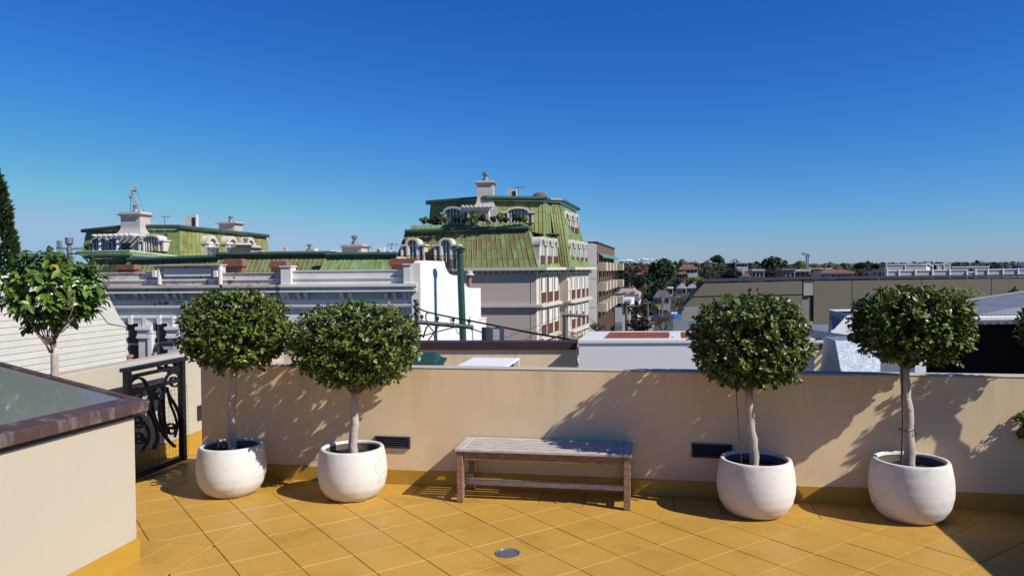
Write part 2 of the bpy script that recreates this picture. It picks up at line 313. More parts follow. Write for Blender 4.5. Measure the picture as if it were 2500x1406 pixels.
# ------------------------------------------------------------------ ground, road, hill
GZ = -9.0
def th(x, y):
    r = math.hypot(x, y)
    def sm(a, b, t): t = max(0, min(1, (t - a) / (b - a))); return t * t * (3 - 2 * t)
    h = GZ + 6.5 * sm(230, 420, r) + 4.0 * sm(420, 800, r) + (1.5 + 8.5 * (1 - sm(.20, .36, x / max(abs(y), 1)))) * sm(800, 2400, r) - 30 * sm(5000, 14000, r)
    return h
b = B(); rs = [0, 40, 100, 160, 230, 270, 310, 350, 390, 430, 500, 600, 700, 800, 1000, 1300, 1700, 2100, 2500, 3500, 5000, 8000, 14000]; NA = 96
b.v.append(Vector((0, 0, GZ)))
for r in rs[1:]:
    for k in range(NA):
        x = r * math.cos(2 * PI * k / NA); y = r * math.sin(2 * PI * k / NA)
        b.v.append(Vector((x, y, th(x, y) + (noise.noise(Vector((x / 300, y / 300, 0))) * min(6, r / 200) if r > 450 else 0))))
for k in range(NA): b.f.append((0, 1 + k, 1 + (k + 1) % NA))
for i in range(len(rs) - 2):
    for k in range(NA):
        k2 = (k + 1) % NA; b.f.append((1 + i * NA + k, 1 + (i + 1) * NA + k, 1 + (i + 1) * NA + k2, 1 + i * NA + k2))
mk('ground', b, m_ground, smooth=True, kind='structure')
b = B(); d = Vector((.213, .977, 0)); s = Vector((.977, -.213, 0))
pts = [Vector((11.5, 55, 0)) + d * t for t in (0, 40, 80, 120, 160, 200, 240, 280, 320, 360)]
for i, p in enumerate(pts):
    for q in (p - s * 3.6, p + s * 4.6): b.v.append(Vector((q.x, q.y, th(q.x, q.y) + .06)))
for i in range(len(pts) - 1): b.f.append((2 * i, 2 * i + 1, 2 * i + 3, 2 * i + 2))
mk('road', b, m_asph, kind='structure')
b = B()
for sgn in (-1, 1):
    a, c = (3.6, 5.6) if sgn < 0 else (4.6, 6.6)
    for i in range(5):
        p = pts[i]; q = pts[i + 1]; P4 = [p + s * sgn * a, p + s * sgn * c, q + s * sgn * c, q + s * sgn * a]
        b.hexa([Vector((v.x, v.y, GZ - .2)) for v in P4] + [Vector((v.x, v.y, GZ + .15)) for v in P4])
mk('pavement', b, m_olive2, kind='structure')

# ------------------------------------------------------------------ terrace (local frame: x along the parapet, y away from the viewer)
TA = math.radians(-10.2); TO = Vector((0, 5.543, 0))
T = Fr((0, 5.543), -10.2)
def L(x, y, z=0): return T.P(x, -y, z)
def lbox(b, x0, x1, y0, y1, z0, z1):
    return b.hexa([L(x0, y0, z0), L(x1, y0, z0), L(x1, y1, z0), L(x0, y1, z0), L(x0, y0, z1), L(x1, y0, z1), L(x1, y1, z1), L(x0, y1, z1)])
XL, XR, YW = -3.13, 3.76, -.04
fl = mk('terrace_floor', lbox(lbox(B(), XL - .15, XR + .15, -7.5, .10, -.35, -.010), XL - .15, -2.35, .10, 2.6, -.35, -.010), m_joint, kind='structure')
mk('building_below', lbox(B(), XL - .15, XR + .15, -7.5, .10, GZ, -.352), m_plaster, kind='structure')
def add_stain():               # old rusty water stain on the tiles below the drain
    n = m_tile.node_tree; N = n.nodes; Lk = n.links.new; p = N['Principled BSDF']; src = p.inputs['Base Color'].links[0].from_socket
    q = G0(1222, 1384) - fl.location; tc = N.new('ShaderNodeTexCoord'); mp = N.new('ShaderNodeMapping'); mp.inputs['Location'].default_value = (-q.x * 5.2, -q.y * 8.5, 0); mp.inputs['Scale'].default_value = (5.2, 8.5, 0); Lk(tc.outputs['Object'], mp.inputs[0])
    nz = N.new('ShaderNodeTexNoise'); nz.inputs['Scale'].default_value = 2.2; Lk(mp.outputs[0], nz.inputs['Vector']); ln_ = N.new('ShaderNodeVectorMath'); ln_.operation = 'LENGTH'; Lk(mp.outputs[0], ln_.inputs[0])
    ad = N.new('ShaderNodeMath'); ad.operation = 'MULTIPLY_ADD'; Lk(nz.outputs['Fac'], ad.inputs[0]); ad.inputs[1].default_value = 1.6; Lk(ln_.outputs['Value'], ad.inputs[2])
    mr = N.new('ShaderNodeMapRange'); mr.inputs[1].default_value = 1.25; mr.inputs[2].default_value = 1.6; mr.inputs[3].default_value = .6; mr.inputs[4].default_value = 0; Lk(ad.outputs[0], mr.inputs[0])
    mx = N.new('ShaderNodeMix'); mx.data_type = 'RGBA'; Lk(mr.outputs[0], mx.inputs[0]); Lk(src, mx.inputs[6]); mx.inputs[7].default_value = (.38, .17, .015, 1); Lk(mx.outputs[2], p.inputs['Base Color'])
def G0(px, py): r = ray(px, py); t = -CZ / r.z; return Vector((r.x * t, r.y * t, 0))
add_stain()
def clip(poly, a, b_, c):      # keep a*x+b*y<=c
    out = []
    for i in range(len(poly)):
        p, q = poly[i], poly[(i + 1) % len(poly)]; fp = a * p[0] + b_ * p[1] - c; fq = a * q[0] + b_ * q[1] - c
        if fp <= 0: out.append(p)
        if (fp < 0) != (fq < 0) and abs(fp - fq) > 1e-12:
            t = fp / (fp - fq); out.append((p[0] + (q[0] - p[0]) * t, p[1] + (q[1] - p[1]) * t))
    return out
def area(p): return abs(sum(p[i][0] * p[(i + 1) % len(p)][1] - p[(i + 1) % len(p)][0] * p[i][1] for i in range(len(p)))) / 2
def inset(p, g):
    n = len(p); s_ = sum(p[i][0] * p[(i + 1) % n][1] - p[(i + 1) % n][0] * p[i][1] for i in range(n))
    if s_ < 0: p = p[::-1]
    q = list(p)
    for i in range(n):
        a, c = p[i], p[(i + 1) % n]; dx, dy = c[0] - a[0], c[1] - a[1]; l = math.hypot(dx, dy)
        if l < 1e-6: continue
        nx, ny = dy / l, -dx / l; q = clip(q, nx, ny, nx * a[0] + ny * a[1] - g)
        if len(q) < 3: return []
    return q
tiles_far = B()
def add_tile(poly, g=.0019):
    if len(poly) < 3 or area(poly) < .003: return
    lo = inset(poly, g); hi = inset(poly, g + .0012)
    if len(lo) < 3 or len(hi) != len(lo): return
    dz = R.uniform(-.0008, .0008); tx, ty = R.uniform(-.002, .002), R.uniform(-.002, .002); cx = sum(p[0] for p in lo) / len(lo); cy = sum(p[1] for p in lo) / len(lo)
    n = len(lo); f = lambda p, z: L(p[0], p[1], z + dz + (p[0] - cx) * tx + (p[1] - cy) * ty)
    vs = [L(p[0], p[1], -.010) for p in lo] + [f(p, -.003) for p in lo] + [f(p, 0) for p in hi]
    fs = [(i, (i + 1) % n, n + (i + 1) % n, n + i) for i in range(n)] + [(n + i, n + (i + 1) % n, 2 * n + (i + 1) % n, 2 * n + i) for i in range(n)] + [tuple(range(2 * n, 3 * n))]
    if cy > -2.45 and cy < 1.5: mk('tile', B().poly(vs, fs), m_tile, fl)
    else: tiles_far.poly(vs, fs)
H = .2122; X0, Y0 = .614, -.602
SBX, SBY = -1.82, -1.72        # skylight box corner
for i in range(-24, 20):
    for j in range(-4, 34):
        if (i + j) % 2: continue
        cx, cy = X0 + i * H, Y0 - j * H - H
        sq = [(cx, cy - H), (cx + H, cy), (cx, cy + H), (cx - H, cy)]
        p = clip(clip(clip(sq, 0, 1, -.398), 1, 0, XR - .012), -1, 0, -XL - .012)
        if len(p) < 3: continue
        # L-shaped border round the skylight: keep x>-1.54 or y>-1.43
        pa = clip(p, -1, 0, 1.54)
        if len(pa) >= 3: pb = clip(clip(p, 1, 0, -1.54), 0, -1, 1.43)
        else: pa = []; pb = clip(p, 0, -1, 1.43)
        if len(pa) >= 3 and len(pb) >= 3 and area(pb) > 1e-4 and min(v[1] for v in p) > -1.43: add_tile(p); continue
        add_tile(pa); add_tile(pb)
x = XL + .012
while x < XR:                  # border course along the parapet
    x2 = min(x + .3045, XR - .012); add_tile([(x, -.398), (x2, -.398), (x2, YW - .014), (x, YW - .014)]); x = x2 + .0
    if x2 >= XR - .013: break
y = YW - .014
while y < 2.2: add_tile([(XL + .012, y), (XL + .32, y), (XL + .32, y + .3), (XL + .012, y + .3)]); add_tile([(XL + .32, y), (-2.36, y), (-2.36, y + .3), (XL + .32, y + .3)]); y += .3
y = -1.43
for k in range(9):
    y2 = -1.717 if k == 0 else y - .3
    add_tile([(-1.81, y), (-1.54, y), (-1.54, y2), (-1.81, y2)]); y = y2
for x in (-2.1, -2.4, -2.7, -3.0): add_tile([(x, -1.43), (x + .29, -1.43), (x + .29, -1.717), (x, -1.717)])
mk('tile', tiles_far, m_tile, fl, kind='stuff')
# parapet with skirting
par = thing('parapet_wall', 'low cream rendered parapet wall behind the bench and the four potted trees', 'wall', L(.6, 0, 0))
mk('wall', lbox(B(), -2.49, XR - .002, YW, YW + .135, -.3, .872), m_plaster, par, bevel=.006)
mk('coping', lbox(B(), -2.493, XR - .001, YW - .0035, YW + .138, .8725, .8775), m_plaster2, par, bevel=.002)
mk('skirting', lbox(B(), -2.499, XR - .014, YW - .012, YW - .001, -.009, .110), m_skirt, par, bevel=.003)
mk('skirting', lbox(B(), -2.501, -2.4915, YW - .012, YW + .14, -.009, .110), m_skirt, par)
rw = thing('side_parapet', 'cream side parapet wall at the right end of the terrace, casting the corner shade', 'wall', L(XR, -2, 0))
mk('wall', lbox(B(), XR, XR + .14, -7.5, YW + .135, -.3, .90), m_plaster, rw, bevel=.006)
mk('skirting', lbox(B(), XR - .012, XR - .001, -7.4, YW - .015, -.009, .110), m_skirt, rw)
lw = thing('side_parapet', 'cream side wall behind the iron gate at the left of the terrace', 'wall', L(XL, 0, 0))
mk('wall', lbox(B(), XL - .15, XL, -7.5, 2.6, -.34, .875), m_plaster2, lw, bevel=.006)
mk('skirting', lbox(B(), XL + .001, XL + .012, -7.4, 2.55, -.009, .130), m_skirt, lw)
def vent(a, b_, label, F, d):
    v = thing('wall_vent', label, 'vent', F.w((a[0] + b_[0]) / 2, b_[1], d), 'charcoal louvre vents in the terrace walls')
    s0, z1 = F.sz(a[0], a[1], d); s1, z0 = F.sz(b_[0], b_[1], d)
    mk('frame', B().fbox(F, s0, s1, z0, z0 + .010, d, d + .018).fbox(F, s0, s1, z1 - .010, z1, d, d + .018).fbox(F, s0, s0 + .012, z0 + .01, z1 - .01, d, d + .018).fbox(F, s1 - .012, s1, z0 + .01, z1 - .01, d, d + .018).fbox(F, s0, s1, z0, z1, d - .03, d + .0015), m_vent, v)
    n = 4; hh = (z1 - z0 - .02) / n
    for k in range(n):
        za = z0 + .01 + k * hh; P = F.P
        mk('louvre', B().hexa([P(s0 + .012, d + .016, za + .001), P(s1 - .012, d + .016, za + .001), P(s1 - .012, d + .002, za + hh * .55), P(s0 + .012, d + .002, za + hh * .55),
            P(s0 + .012, d + .016, za + .005), P(s1 - .012, d + .016, za + .005), P(s1 - .012, d + .002, za + hh * .55 + .004), P(s0 + .012, d + .002, za + hh * .55 + .004)]), m_vent, v)
vent((917, 1063), (1002, 1094), 'sunlit charcoal louvre vent right of the second potted tree from the left', T, -YW)
vent((1688, 1081), (1787, 1118), 'shaded charcoal louvre vent between the bench and the third pot', T, -YW)
FL = Fr((L(XL, 0).x, L(XL, 0).y), 79.8)
vent((480.5, 991), (500, 1019), 'small charcoal louvre vent on the left side wall beside the gate', FL, 0)
# drain
dr = thing('floor_drain', 'round steel floor drain grate set in the yellow tiles', 'drain', L(.196, -1.287, 0))
c = L(.196, -1.287, 0)
mk('rim', B().lathe(c, [(.072, .0), (.072, .004), (.062, .004), (.060, .001), (0.001, .001)], 32, False), m_steel, dr, smooth=False)
mk('sump', B().lathe(c, [(.0605, .0015), (.001, .0017)], 24), m_black, dr)
for k in range(8):
    o = -.049 + k * .014; hw = math.sqrt(max(0, .056 ** 2 - o * o))
    mk('bar', B().box(c.x - hw, c.x + hw, c.y + o - .0034, c.y + o + .0034, .0015, .005), m_steel, dr)
# ------------------------------------------------------------------ skylight box at the left
sk = thing('skylight_box', 'cream walled skylight box with copper edged sloping glass lid at lower left', 'skylight', L(-2.45, -3, 0))
XB, YB = SBX, SBY; XS0 = XL + .35
yB0 = -4.9
mk('wall', B().hexa([L(XB - .10, yB0, -.009), L(XB, yB0, -.009), L(XB, YB, -.009), L(XB - .10, YB, -.009), L(XB - .10, yB0, .865), L(XB, yB0, .845), L(XB, YB, .80), L(XB - .10, YB, .82)]), m_plaster2, sk)
mk('wall', B().hexa([L(XS0, YB - .10, -.009), L(XB - .1005, YB - .10, -.009), L(XB - .1005, YB, -.009), L(XS0, YB, -.009), L(XS0, YB - .10, .985), L(XB - .1005, YB - .10, .815), L(XB - .1005, YB, .815), L(XS0, YB, .985)]), m_plaster2, sk)
mk('wall', lbox(B(), XS0, XS0 + .08, yB0, YB - .101, -.009, .98), m_intwall, sk)
mk('skirting', lbox(B(), XB + .001, XB + .012, yB0, YB + .012, -.009, .128), m_skirt, sk)
mk('skirting', lbox(B(), XS0, XB - .0, YB + .001, YB + .012, -.009, .128), m_skirt, sk)
mk('inner_floor', lbox(B(), XS0 + .081, XB - .101, yB0, YB - .101, .25, .27), m_intwall, sk)
mk('reveal', B().hexa([L(XS0 + .09, YB - .125, .6), L(XB - .13, YB - .125, .6), L(XB - .13, YB - .102, .6), L(XS0 + .09, YB - .102, .6), L(XS0 + .09, YB - .125, .985), L(XB - .13, YB - .125, .83), L(XB - .13, YB - .102, .83), L(XS0 + .09, YB - .102, .985)]), m_tan, sk)
xe = XB + .055; ye = YB + .05; SL = .215                      # eave corner; glass rises to the left
def zt(x, y): return .882 + (xe - x) * SL + (ye - y) * .018
def skq(x0, x1, y0, y1, lo, hi): return B().hexa([L(x0, y0, zt(x0, y0) + lo), L(x1, y0, zt(x1, y0) + lo), L(x1, y1, zt(x1, y1) + lo), L(x0, y1, zt(x0, y1) + lo), L(x0, y0, zt(x0, y0) + hi), L(x1, y0, zt(x1, y0) + hi), L(x1, y1, zt(x1, y1) + hi), L(x0, y1, zt(x0, y1) + hi)])
mk('copper_edge', skq(xe - .10, xe, yB0, ye, -.052, .008), m_flash, sk, bevel=.004)
mk('copper_edge', skq(XS0, xe - .1005, ye - .045, ye, -.052, .006), m_flash, sk, bevel=.004)
mk('glass_pane', skq(XS0 + .04, xe - .101, yB0, ye - .046, -.02, -.008), m_sky, sk)
# ------------------------------------------------------------------ iron gate against the left wall
GF = Fr((L(XL + .24, 0).x, L(XL + .24, 0).y), 79.8)
gt = thing('iron_gate', 'black wrought iron scroll gate folded back against the cream side wall', 'gate', GF.P(.1, 0, 0))
g0 = GF.sz(305, 1000)[0]; g1 = GF.sz(447, 1000)[0]; zt1 = .885
mk('frame', B().fbox(GF, g0, g0 + .045, .02, zt1 - .03, -.015, .03).fbox(GF, g1 - .045, g1, .02, zt1 - .031, -.015, .03).fbox(GF, g0 - .02, g1 + .02, zt1 - .029, zt1 - .001, -.025, .045)
   .fbox(GF, g0 + .046, g1 - .046, zt1 - .085, zt1 - .06, -.01, .02).fbox(GF, g0 + .046, g1 - .046, zt1 - .20, zt1 - .17, -.01, .02).fbox(GF, g0 + .046, g1 - .046, .02, .065, -.015, .02), m_iron, gt)
mk('latch', B().fbox(GF, g0 - .05, g0 - .001, .60, .66, -.01, .03), m_steel, gt)
def ribbon(pts, wd=.026, dp=.012):
    b = B(); pl = [GF.sz(*q7(x, y)) for x, y in pts]
    sm = []
    for i in range(len(pl) - 1):
        p0 = pl[max(i - 1, 0)]; p1 = pl[i]; p2 = pl[i + 1]; p3 = pl[min(i + 2, len(pl) - 1)]
        for k in range(4):
            t = k / 4; sm.append(tuple(.5 * ((2 * p1[j]) + (-p0[j] + p2[j]) * t + (2 * p0[j] - 5 * p1[j] + 4 * p2[j] - p3[j]) * t * t + (-p0[j] + 3 * p1[j] - 3 * p2[j] + p3[j]) * t ** 3) for j in (0, 1)))
    sm.append(pl[-1]); n = len(sm)
    for i, p in enumerate(sm):
        q = sm[min(i + 1, n - 1)]; o = sm[max(i - 1, 0)]; tx, tz = q[0] - o[0], q[1] - o[1]; l = math.hypot(tx, tz) or 1; nx, nz = -tz / l * dp / 2, tx / l * dp / 2
        b.v += [GF.P(p[0] + nx, wd / 2, p[1] + nz), GF.P(p[0] - nx, wd / 2, p[1] - nz), GF.P(p[0] - nx, -wd / 2, p[1] - nz), GF.P(p[0] + nx, -wd / 2, p[1] + nz)]
    for i in range(n - 1):
        for k in range(4): b.f.append((4 * i + k, 4 * i + (k + 1) % 4, 4 * i + 4 + (k + 1) % 4, 4 * i + 4 + k))
    b.f += [(0, 3, 2, 1), (4 * n - 4, 4 * n - 3, 4 * n - 2, 4 * n - 1)]
    return mk('scroll', b, m_iron, gt)
def spiral(cx, cy, r0, r1, a0, turns, asp=1.15):
    return [(cx + (r0 + (r1 - r0) * t / 14) * math.cos(a0 + turns * 2 * PI * t / 14), cy + asp * (r0 + (r1 - r0) * t / 14) * math.sin(a0 + turns * 2 * PI * t / 14)) for t in range(15)]
ribbon([(1105, 860), (1130, 805), (1190, 780), (1240, 810), (1275, 890), (1300, 990), (1320, 1100), (1370, 1210), (1440, 1310), (1500, 1370)], .028, .014)
ribbon(spiral(1170, 925, 58, 12, PI, 1.4), .026, .013)
ribbon([(1300, 1000), (1305, 920), (1340, 860), (1385, 855), (1405, 900), (1380, 960), (1345, 960), (1335, 920), (1360, 905)], .03, .016)
ribbon([(1395, 930), (1372, 1010), (1370, 1110), (1395, 1200), (1430, 1280)], .026, .013)
ribbon([(1420, 1230), (1405, 1100), (1400, 960), (1410, 830), (1440, 760), (1490, 735)], .026, .013)
ribbon(spiral(1495, 805, 60, 12, -PI / 2, 1.4), .026, .013)
ribbon([(1430, 860), (1450, 930), (1500, 1010), (1535, 1090), (1545, 1180)], .026, .013)
ribbon([(1440, 900), (1460, 1000), (1500, 1100), (1520, 1200), (1500, 1290)], .02, .01)
ribbon(spiral(1470, 1225, 52, 12, PI, 1.5), .026, .013)
ribbon(spiral(1400, 682, 50, 12, 0, 1.5, .95), .026, .013)
ribbon(spiral(1185, 1150, 55, 12, 0, 1.5), .026, .013)
ribbon(spiral(1195, 1290, 52, 12, 0, 1.5), .026, .013)
ribbon([(1235, 1010), (1290, 1080), (1340, 1190), (1350, 1300), (1320, 1390)], .03, .02)
ribbon([(1250, 1180), (1280, 1260), (1260, 1340), (1220, 1400)], .026, .013)
ribbon([(1500, 650), (1530, 690), (1500, 720), (1450, 730)], .04, .03)
b = B()
k = g0 + .05
while k < g1 + .02: b.tube([GF.P(k, .035, .03), GF.P(k + R.uniform(-.01, .01), .042, .35), GF.P(k, .035, .66)], .0011, 4); k += .042
k = .05
while k < .67: b.tube([GF.P(g0 + .05, .037, k), GF.P((g0 + g1) / 2, .045, k + R.uniform(-.012, .012)), GF.P(g1 + .02, .037, k)], .0011, 4); k += .042
mk('wire_mesh', b, m_iron, gt)
# ------------------------------------------------------------------ bench
TL = lambda b, *a: lbox(b, *a)
bfl = T.sz(0, 0); 
bx0, bx1, by0, by1, bh = -.41, .785, -.43, -.065, .375
def glc(px, py, z=0):
    r = ray(px, py); t = (z - CZ) / r.z; X, Y = r.x * t, r.y * t - 5.543
    return X * math.cos(TA) + Y * math.sin(TA), -X * math.sin(TA) + Y * math.cos(TA)
fl_ = glc(1116, 1227); fr_ = glc(1538, 1246)
bx0 = fl_[0] - .004; bx1 = fr_[0] + .004; by0 = (fl_[1] + fr_[1]) / 2; by1 = YW - .03
be = thing('garden_bench', 'weathered backless teak bench with slatted top against the parapet', 'bench', L((bx0 + bx1) / 2, (by0 + by1) / 2, 0))
for px_, py_ in ((bx0, by0), (bx1 - .045, by0), (bx0 + .01, by1 - .045), (bx1 - .055, by1 - .045)): mk('leg', lbox(B(), px_, px_ + .045, py_, py_ + .045, .001, bh - .021), m_woodb, be, bevel=.003)
mk('apron', lbox(B(), bx0 + .046, bx1 - .046, by0 + .008, by0 + .030, bh - .078, bh - .0215), m_woodb, be, bevel=.003)
mk('apron', lbox(B(), bx0 + .056, bx1 - .056, by1 - .030, by1 - .008, bh - .078, bh - .0215), m_woodb, be, bevel=.003)
for xx in (bx0 + .012, bx1 - .034): mk('apron', lbox(B(), xx, xx + .022, by0 + .046, by1 - .046, bh - .078, bh - .0215), m_woodb, be, bevel=.003)
for xx in (bx0 + .010, bx1 - .040): mk('stretcher', lbox(B(), xx, xx + .03, by0 + .046, by1 - .046, .085, .115), m_woodb, be, bevel=.003)
mk('stretcher', lbox(B(), bx0 + .041, bx1 - .041, (by0 + by1) / 2 - .014, (by0 + by1) / 2 + .014, .082, .118), m_woodg, be, bevel=.003)
for xx in (bx0 - .012, bx1 - .048): mk('end_board', lbox(B(), xx, xx + .06, by0 - .012, by1 + .012, bh - .02, bh), m_woodg, be, bevel=.004)
ns = 7; sw = (by1 - by0 + .024) / ns
for k in range(ns):
    y_ = by0 - .012 + k * sw; mk('slat', lbox(B(), bx0 + .049, bx1 - .049, y_ + (.0 if k == 0 else .0075), y_ + sw - (.0 if k == ns - 1 else .0075), bh - .0195 + R.uniform(0, .0008), bh - .0005 + R.uniform(0, .0015)), m_woodg, be, bevel=.003)
# ------------------------------------------------------------------ pots and topiary trees
def G(px, py): r = ray(px, py); t = -CZ / r.z; return Vector((r.x * t, r.y * t, 0))
def pot(cx, yb, R0, h, label, c=None):
    if c is None: p = G(cx, yb); hd = Vector((p.x, p.y, 0)).normalized(); c = p + hd * R0 * .66
    t = thing('plant_pot', label, 'plant pot', c, 'round white concrete pots along the parapet')
    pr = [(.60, .0), (.66, .012), (.80, .09), (.93, .24), (.99, .42), (1.0, .55), (.985, .72), (.945, .88), (.915, .97), (.895, .995), (.83, 1.0), (.795, .985), (.78, .95)]
    pp = []
    for i in range(len(pr) - 1):
        for k in range(3): a = k / 3; pp.append((pr[i][0] + (pr[i + 1][0] - pr[i][0]) * a, pr[i][1] + (pr[i + 1][1] - pr[i][1]) * a))
    pp.append(pr[-1]); b = B().lathe((0, 0, 0), [(R0 * r, h * z) for r, z in pp], 72)
    for v in b.v:
        q = v * 5 + c; k = 1 + .006 * noise.noise(q) + .003 * noise.noise(q * 3); v.x *= k; v.y *= k
    b.v = [v + c for v in b.v]
    mk('bowl', b, m_pot, t, smooth=True)
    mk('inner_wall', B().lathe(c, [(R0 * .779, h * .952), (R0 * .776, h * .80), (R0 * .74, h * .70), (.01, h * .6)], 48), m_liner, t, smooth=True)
    s = B(); n = 40; s.v.append(c + Vector((0, 0, h * .83)))
    for rr in (.2, .45, .65, .782):
        for k in range(n): a = 2 * PI * k / n; s.v.append(c + Vector((R0 * rr * math.cos(a), R0 * rr * math.sin(a), h * .82 + R.uniform(-.008, .010))))
    for k in range(n): s.f.append((0, 1 + k, 1 + (k + 1) % n))
    for i in range(3):
        for k in range(n): s.f.append((1 + i * n + k, 1 + (i + 1) * n + k, 1 + (i + 1) * n + (k + 1) % n, 1 + i * n + (k + 1) % n))
    mk('soil', s, m_soil, t)
    return c
def leafmesh(name, mat, wd=.27, curl=.08):
    v = [(0, 0, 0), (0, 1, -curl), (-wd * .75, .28, .05), (-wd, .5, .06), (-wd * .7, .78, .0), (wd * .75, .28, .05), (wd, .5, .06), (wd * .7, .78, 0), (0, .5, .0)]
    f = [(0, 8, 3, 2), (8, 1, 4, 3), (0, 5, 6, 8), (8, 6, 7, 1)]
    me = bpy.data.meshes.new(name); me.from_pydata(v, [], f); me.materials.append(mat); me.update(); return me, v, f
LM = leafmesh('leaf', m_leaf); LM1 = leafmesh('leaf', m_leaf1, .24, .15); LY = leafmesh('leaf', m_yleaf)
def leafmat(p, d, n, s):
    d = d.normalized(); x = d.cross(n)
    if x.length < 1e-4: x = d.cross(Vector((.3, .5, .8)))
    x.normalize(); z = x.cross(d)
    m = Matrix((x * s, d * s, z * s)).transposed().to_4x4(); m.translation = p; return m
def rv(): 
    while 1:
        v = Vector((R.uniform(-1, 1), R.uniform(-1, 1), R.uniform(-1, 1)))
        if .05 < v.length < 1: return v.normalized()
def crown(t, shell, LMx, leafsize, ntip, per, inner, nobj=290, yel=4, inmat=None, jitter=.10, insz=1.0, shellmat=None, weight=None):
    """shell(dir)->surface point relative to centre; leaves in rosettes on twigs near the surface"""
    me, lv, lf = LMx; cand = []
    cc = shell(None)
    for k in range(ntip):
        dr_ = rv(); sp = shell(dr_); rr = 1 - abs(R.gauss(0, jitter)) + R.uniform(-.02, .035) + (R.uniform(.04, .10) if k % 45 == 0 else 0)
        tip = cc + sp * rr; out = sp.normalized()
        ax = (out * 1.1 + Vector((0, 0, .45)) + rv() * .7).normalized()
        sz = leafsize * R.uniform(.75, 1.2)
        for j in range(per):
            side = ax.cross(rv()).normalized(); d_ = (side * R.uniform(.5, 1.1) + ax * R.uniform(.15, 1.0)).normalized()
            p = tip - ax * R.uniform(0, leafsize * 1.6)
            nrm = (ax * .8 + Vector((0, 0, .7)) + rv() * .55)
            cand.append((leafmat(p, d_, nrm, sz * R.uniform(.7, 1.12)), p, rr, out))
    camp = Vector((0, 0, CZ))
    cand.sort(key=lambda c: -(c[2] * 1.0 + .35 * c[3].dot((camp - c[1]).normalized())))
    for i, (m, p, rr, o) in enumerate(cand[:nobj]):
        lm = LY[0] if i % max(1, nobj // max(yel, 1)) == 7 and yel else me
        inst('leaf', lm, t, m)
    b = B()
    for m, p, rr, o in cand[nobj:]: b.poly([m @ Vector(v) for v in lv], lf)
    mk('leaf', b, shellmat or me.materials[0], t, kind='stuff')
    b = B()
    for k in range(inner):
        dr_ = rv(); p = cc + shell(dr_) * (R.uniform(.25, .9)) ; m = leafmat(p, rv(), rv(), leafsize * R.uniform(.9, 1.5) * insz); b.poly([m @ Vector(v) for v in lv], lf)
    if inner: mk('inner_shade_leaf', b, inmat or m_leafin, t, kind='stuff')
def limb(b, p0, p1, r0, r1, bend=.06, n=6, sides=7):
    p0 = Vector(p0); p1 = Vector(p1); l = (p1 - p0).length; o = rv() * l * bend; pts = []
    for k in range(n + 1): t = k / n; pts.append(p0.lerp(p1, t) + o * math.sin(PI * t) + rv() * l * .012 * (0 < k < n))
    b.tube(pts, [r0 + (r1 - r0) * k / n for k in range(n + 1)], sides); return pts
def topiary(label, c, trunk_px, trunk_r, cpx, rx, rz, ry, Zc, potz, expo=2.6, flat=0.0, ntip=960, per=7, inner=1400, seed=1, ls=.041, limbs=7, skirt=.0):
    R.seed(seed); ctr = W(cpx[0], cpx[1], Zc); 
    t = thing('topiary_tree', label, 'topiary tree', Vector((c.x, c.y, potz)), 'ball clipped ficus trees in white pots')
    bt = B(); top = W(trunk_px[0], trunk_px[1], Zc); p0 = Vector((c.x, c.y, potz - .03)) if trunk_px[2] is None else W(trunk_px[2], 1145, c.y) * 0 + Vector((W(trunk_px[2], 1140, c.y).x, c.y, potz - .03))
    pts = limb(bt, p0, top, trunk_r * 1.25, trunk_r, .015, 10, 12); mk('trunk', bt, m_bark, t, smooth=True)
    for k in range(limbs):
        a = 2 * PI * k / limbs + R.uniform(-.3, .3); b = B(); e = ctr + Vector((math.cos(a) * rx * .75, math.sin(a) * ry * .75, R.uniform(-.2, .5) * rz))
        mid = top + (e - top) * .45; mid.z = top.z + (e.z - top.z) * .30; limb(b, top - Vector((0, 0, .02)), mid, trunk_r * .6, trunk_r * .4, .05, 4); limb(b, mid, e, trunk_r * .4, trunk_r * .12, .08, 4)
        for q in range(3): limb(b, mid.lerp(e, .3 + q * .2), ctr + Vector((math.cos(a + R.uniform(-.6, .6)) * rx * .9, math.sin(a + R.uniform(-.6, .6)) * ry * .9, R.uniform(-.7, .6) * rz)), trunk_r * .2, .003, .08, 3, 5)
        mk('branch', b, m_bark2, t)
    sd = seed * 13.7
    def shell(d):
        if d is None: return ctr
        k = (abs(d.x) ** expo + abs(d.y) ** expo + abs(d.z) ** expo) ** (-1 / expo)
        u = d * k; lump = 1 + .085 * noise.noise(d * 2.2 + Vector((sd, 0, 0))) + .045 * noise.noise(d * 5 + Vector((0, sd, 0)))
        z = u.z * rz * (1 if u.z > 0 else 1 - flat)
        return Vector((u.x * rx * lump * (1 - skirt * max(0, -u.z)), u.y * ry * lump * (1 - skirt * max(0, -u.z)), z * lump))
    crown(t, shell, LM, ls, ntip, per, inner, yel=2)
    return t
def Zof(c): return c.y
P1 = pot(567, 1217, .243, .355, 'smooth white pot beside the iron gate, under the leftmost clipped ball tree')
P2 = pot(862, 1227, .244, .355, 'cracked white pot with lichen marks just left of the bench')
P3 = pot(1845, 1270, .248, .36, 'white pot with a small knot mark on its side, right of the bench')
P4 = pot(2223, 1281, .247, .375, 'white pot at the right under the flat crowned tree tied to a stake')
P5 = pot(0, 0, .255, .37, 'white pot in the shade beyond the right edge of the frame', Vector((3.56, 4.70, 0)))
def ext(px0, px1, py0, py1, Z): return (px1 - px0) / 2 / FPX * Z, (py1 - py0) / 2 / FPX * Z
